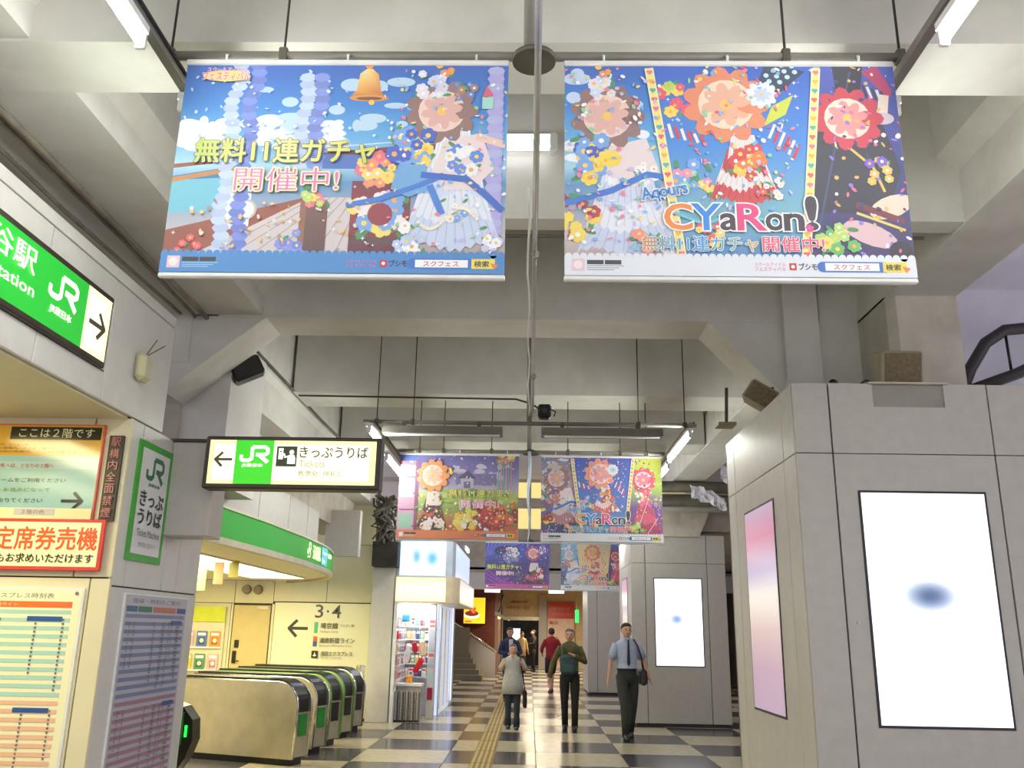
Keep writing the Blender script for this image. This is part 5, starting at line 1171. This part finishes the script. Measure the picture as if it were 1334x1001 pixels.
    for (hp, kn, an) in ((hipL, kL, aL), (hipR, kR, aR)):
        H0, K, A = Vector(hp), Vector(kn), Vector(an) + Vector((0, 0, -.04))
        if ln < .6: mb.tube([H0 + Vector((0, 0, .02)), H0.lerp(K, .5), K + Vector((0, 0, .03))], [.088, .092, .085], 12)
        else: mb.tube([H0 + Vector((0, 0, .02)), H0.lerp(K, .5), K, K.lerp(A, .5), A], [.09, .088, .068, .06, .056 + P.get('cuff', 0)], 12)
    L(mb, 'trousers', pm)
    for (an, to) in ((aL, tL), (aR, tR)):
        L(MB().rings([(an[0], an[1] - .045, .002, .045, .125), (an[0], an[1] - .045, .03, .048, .128), (an[0], an[1] - .03, .065, .043, .10), (an[0], an[1], .10, .04, .05)], 14), 'shoe', P.get('shoe', BLACK))
    P['extra'](L, t) if 'extra' in P else None
    return t
DOWNL = ((.25, .0, 1.13), (.27, -.08, .88)); DOWNR = ((-.25, .0, 1.13), (-.27, -.08, .88))
def ex_man(L, t):
    L(MB().prism([(-.012, 1.46), (.012, 1.46), (.026, 1.1), (0, 1.06), (-.026, 1.1)], 'y', -.134, -.124), 'tie', BLACK)
    L(MB().prism([(-.05, 1.48), (0, 1.45), (.05, 1.48), (.055, 1.46), (0, 1.41), (-.055, 1.46)], 'y', -.11, -.07), 'collar', cloth('shirt_blue', (176, 186, 214)))
    L(MB().tube([(-.0 + .1, .08, 1.45), (.11, -.04, 1.46), (.14, -.12, 1.38), (.2, -.13, 1.2), (.235, -.1, 1.0)], .014, 6), 'bag_strap', BLACK)
    L(MB().box(.19, .29, -.14, .16, .78, 1.02, bev=.03), 'shoulder_bag', BLACK)
    L(MB().rings([(0, 0, 1.0, .162, .124), (0, 0, 1.03, .162, .124)], 20), 'belt', BLACK)
person('man in light blue short sleeved shirt and black tie walking past the middle pillar', (1.62, 15.3, 0), .12, 1.80,
       dict(top=cloth('shirt_blue', (176, 186, 214)), bottom=cloth('charcoal_trousers', (52, 54, 52)), armL=((.27, .03, 1.14), (.33, -.07, .92)), armR=((-.26, .0, 1.12), (-.3, -.02, .86)), sleeve=.42, hem=1.0, stride=.24, flip=1, extra=ex_man))
def ex_green(L, t):
    bp = cloth('teal_pack', (54, 78, 82))
    L(MB().box(-.16, .13, -.27, -.13, .93, 1.27, bev=.05), 'backpack', bp); L(MB().box(-.12, .09, -.31, -.26, .96, 1.1, bev=.03), 'pack_pocket', bp)
    for sx in (-1, 1): L(MB().tube([(sx * .09, -.16, 1.22), (sx * .11, -.12, 1.38), (sx * .11, 0, 1.45), (sx * .11, .1, 1.38)], .016, 6), 'strap', bp)
person('person in olive long sleeved top holding a dark teal backpack in front', (.72, 16.4, 0), -.1, 1.70,
       dict(top=cloth('olive_top', (92, 88, 52)), bottom=cloth('black_trousers', (30, 28, 32)), armL=((.27, -.03, 1.15), (.09, -.24, 1.25)), armR=((-.30, .02, 1.12), (-.36, -.06, .86)), hem=.98, stride=.05, extra=ex_green, hair=HAIRG))
def ex_woman(L, t):
    b = cloth('black_bag', (34, 30, 36))
    L(MB().box(.22, .30, -.16, .12, .42, .78, bev=.03), 'handbag', b); L(MB().tube([(.26, -.12, .76), (.2, -.1, 1.1), (.15, -.08, 1.42), (.15, .05, 1.42), (.22, .08, 1.1), (.26, .08, .76)], .012, 6), 'bag_handle', b)
    L(MB().prism([(-.045, 1.475), (0, 1.36), (.045, 1.475)], 'y', -.122, -.10), 'neckline', SKINM)
person('short woman in a long pale grey blouse with a black handbag on her shoulder', (-.29, 16.4, 0), .05, 1.42,
       dict(top=cloth('pale_blouse', (190, 190, 190)), bottom=cloth('navy_trousers', (44, 52, 64)), armL=((.27, .03, 1.17), (.19, -.14, 1.30)), armR=((-.27, .03, 1.17), (-.20, -.13, 1.28)), sleeve=.45, hem=.70, flare=.075, stride=.06, cuff=.015, extra=ex_woman, hair=HAIRG, long=.03))
person('person with dark hair in a red shirt and black shorts walking away', (.62, 26, 0), PI + .3, 1.74,
       dict(top=cloth('red_shirt', (150, 28, 44)), bottom=cloth('black_shorts', (28, 26, 30)), armL=((.27, -.02, 1.15), (.2, -.2, 1.02)), armR=((-.29, .02, 1.15), (-.3, -.1, .95)), sleeve=.8, hem=.86, leg=.5, stride=.2, flip=1))
person('person in an open dark blue jacket over white, behind the woman with handbag', (-.48, 22.5, 0), .2, 1.72,
       dict(top=cloth('blue_jacket', (46, 58, 92)), bottom=cloth('blue_jeans', (50, 70, 110)), armL=((.26, -.05, 1.13), (.1, -.26, 1.08)), armR=((-.26, -.05, 1.13), (-.08, -.27, 1.1)), stride=.04,
            extra=lambda L, t: L(MB().prism([(-.05, 1.44), (.05, 1.44), (.04, 1.12), (-.04, 1.12)], 'y', -.137, -.12), 'white_shirt', cloth('white_shirt', (226, 226, 226)))))
person('person in a black suit standing sideways before the far doorway', (.17, 39.5, 0), -1.2, 1.70,
       dict(top=cloth('black_suit', (26, 26, 30)), bottom=cloth('black_trousers', (30, 28, 32)), armL=((.25, -.08, 1.15), (.15, -.3, 1.1)), armR=((-.25, -.08, 1.15), (-.12, -.3, 1.1)), stride=.02))
person('person in a pale yellow coat at the far doorway facing the one in black', (-.32, 38.5, 0), .6, 1.62,
       dict(top=cloth('yellow_coat', (206, 180, 130)), bottom=cloth('grey_trousers', (90, 84, 80)), armL=DOWNL, armR=DOWNR, hem=.7, flare=.03, stride=.02))
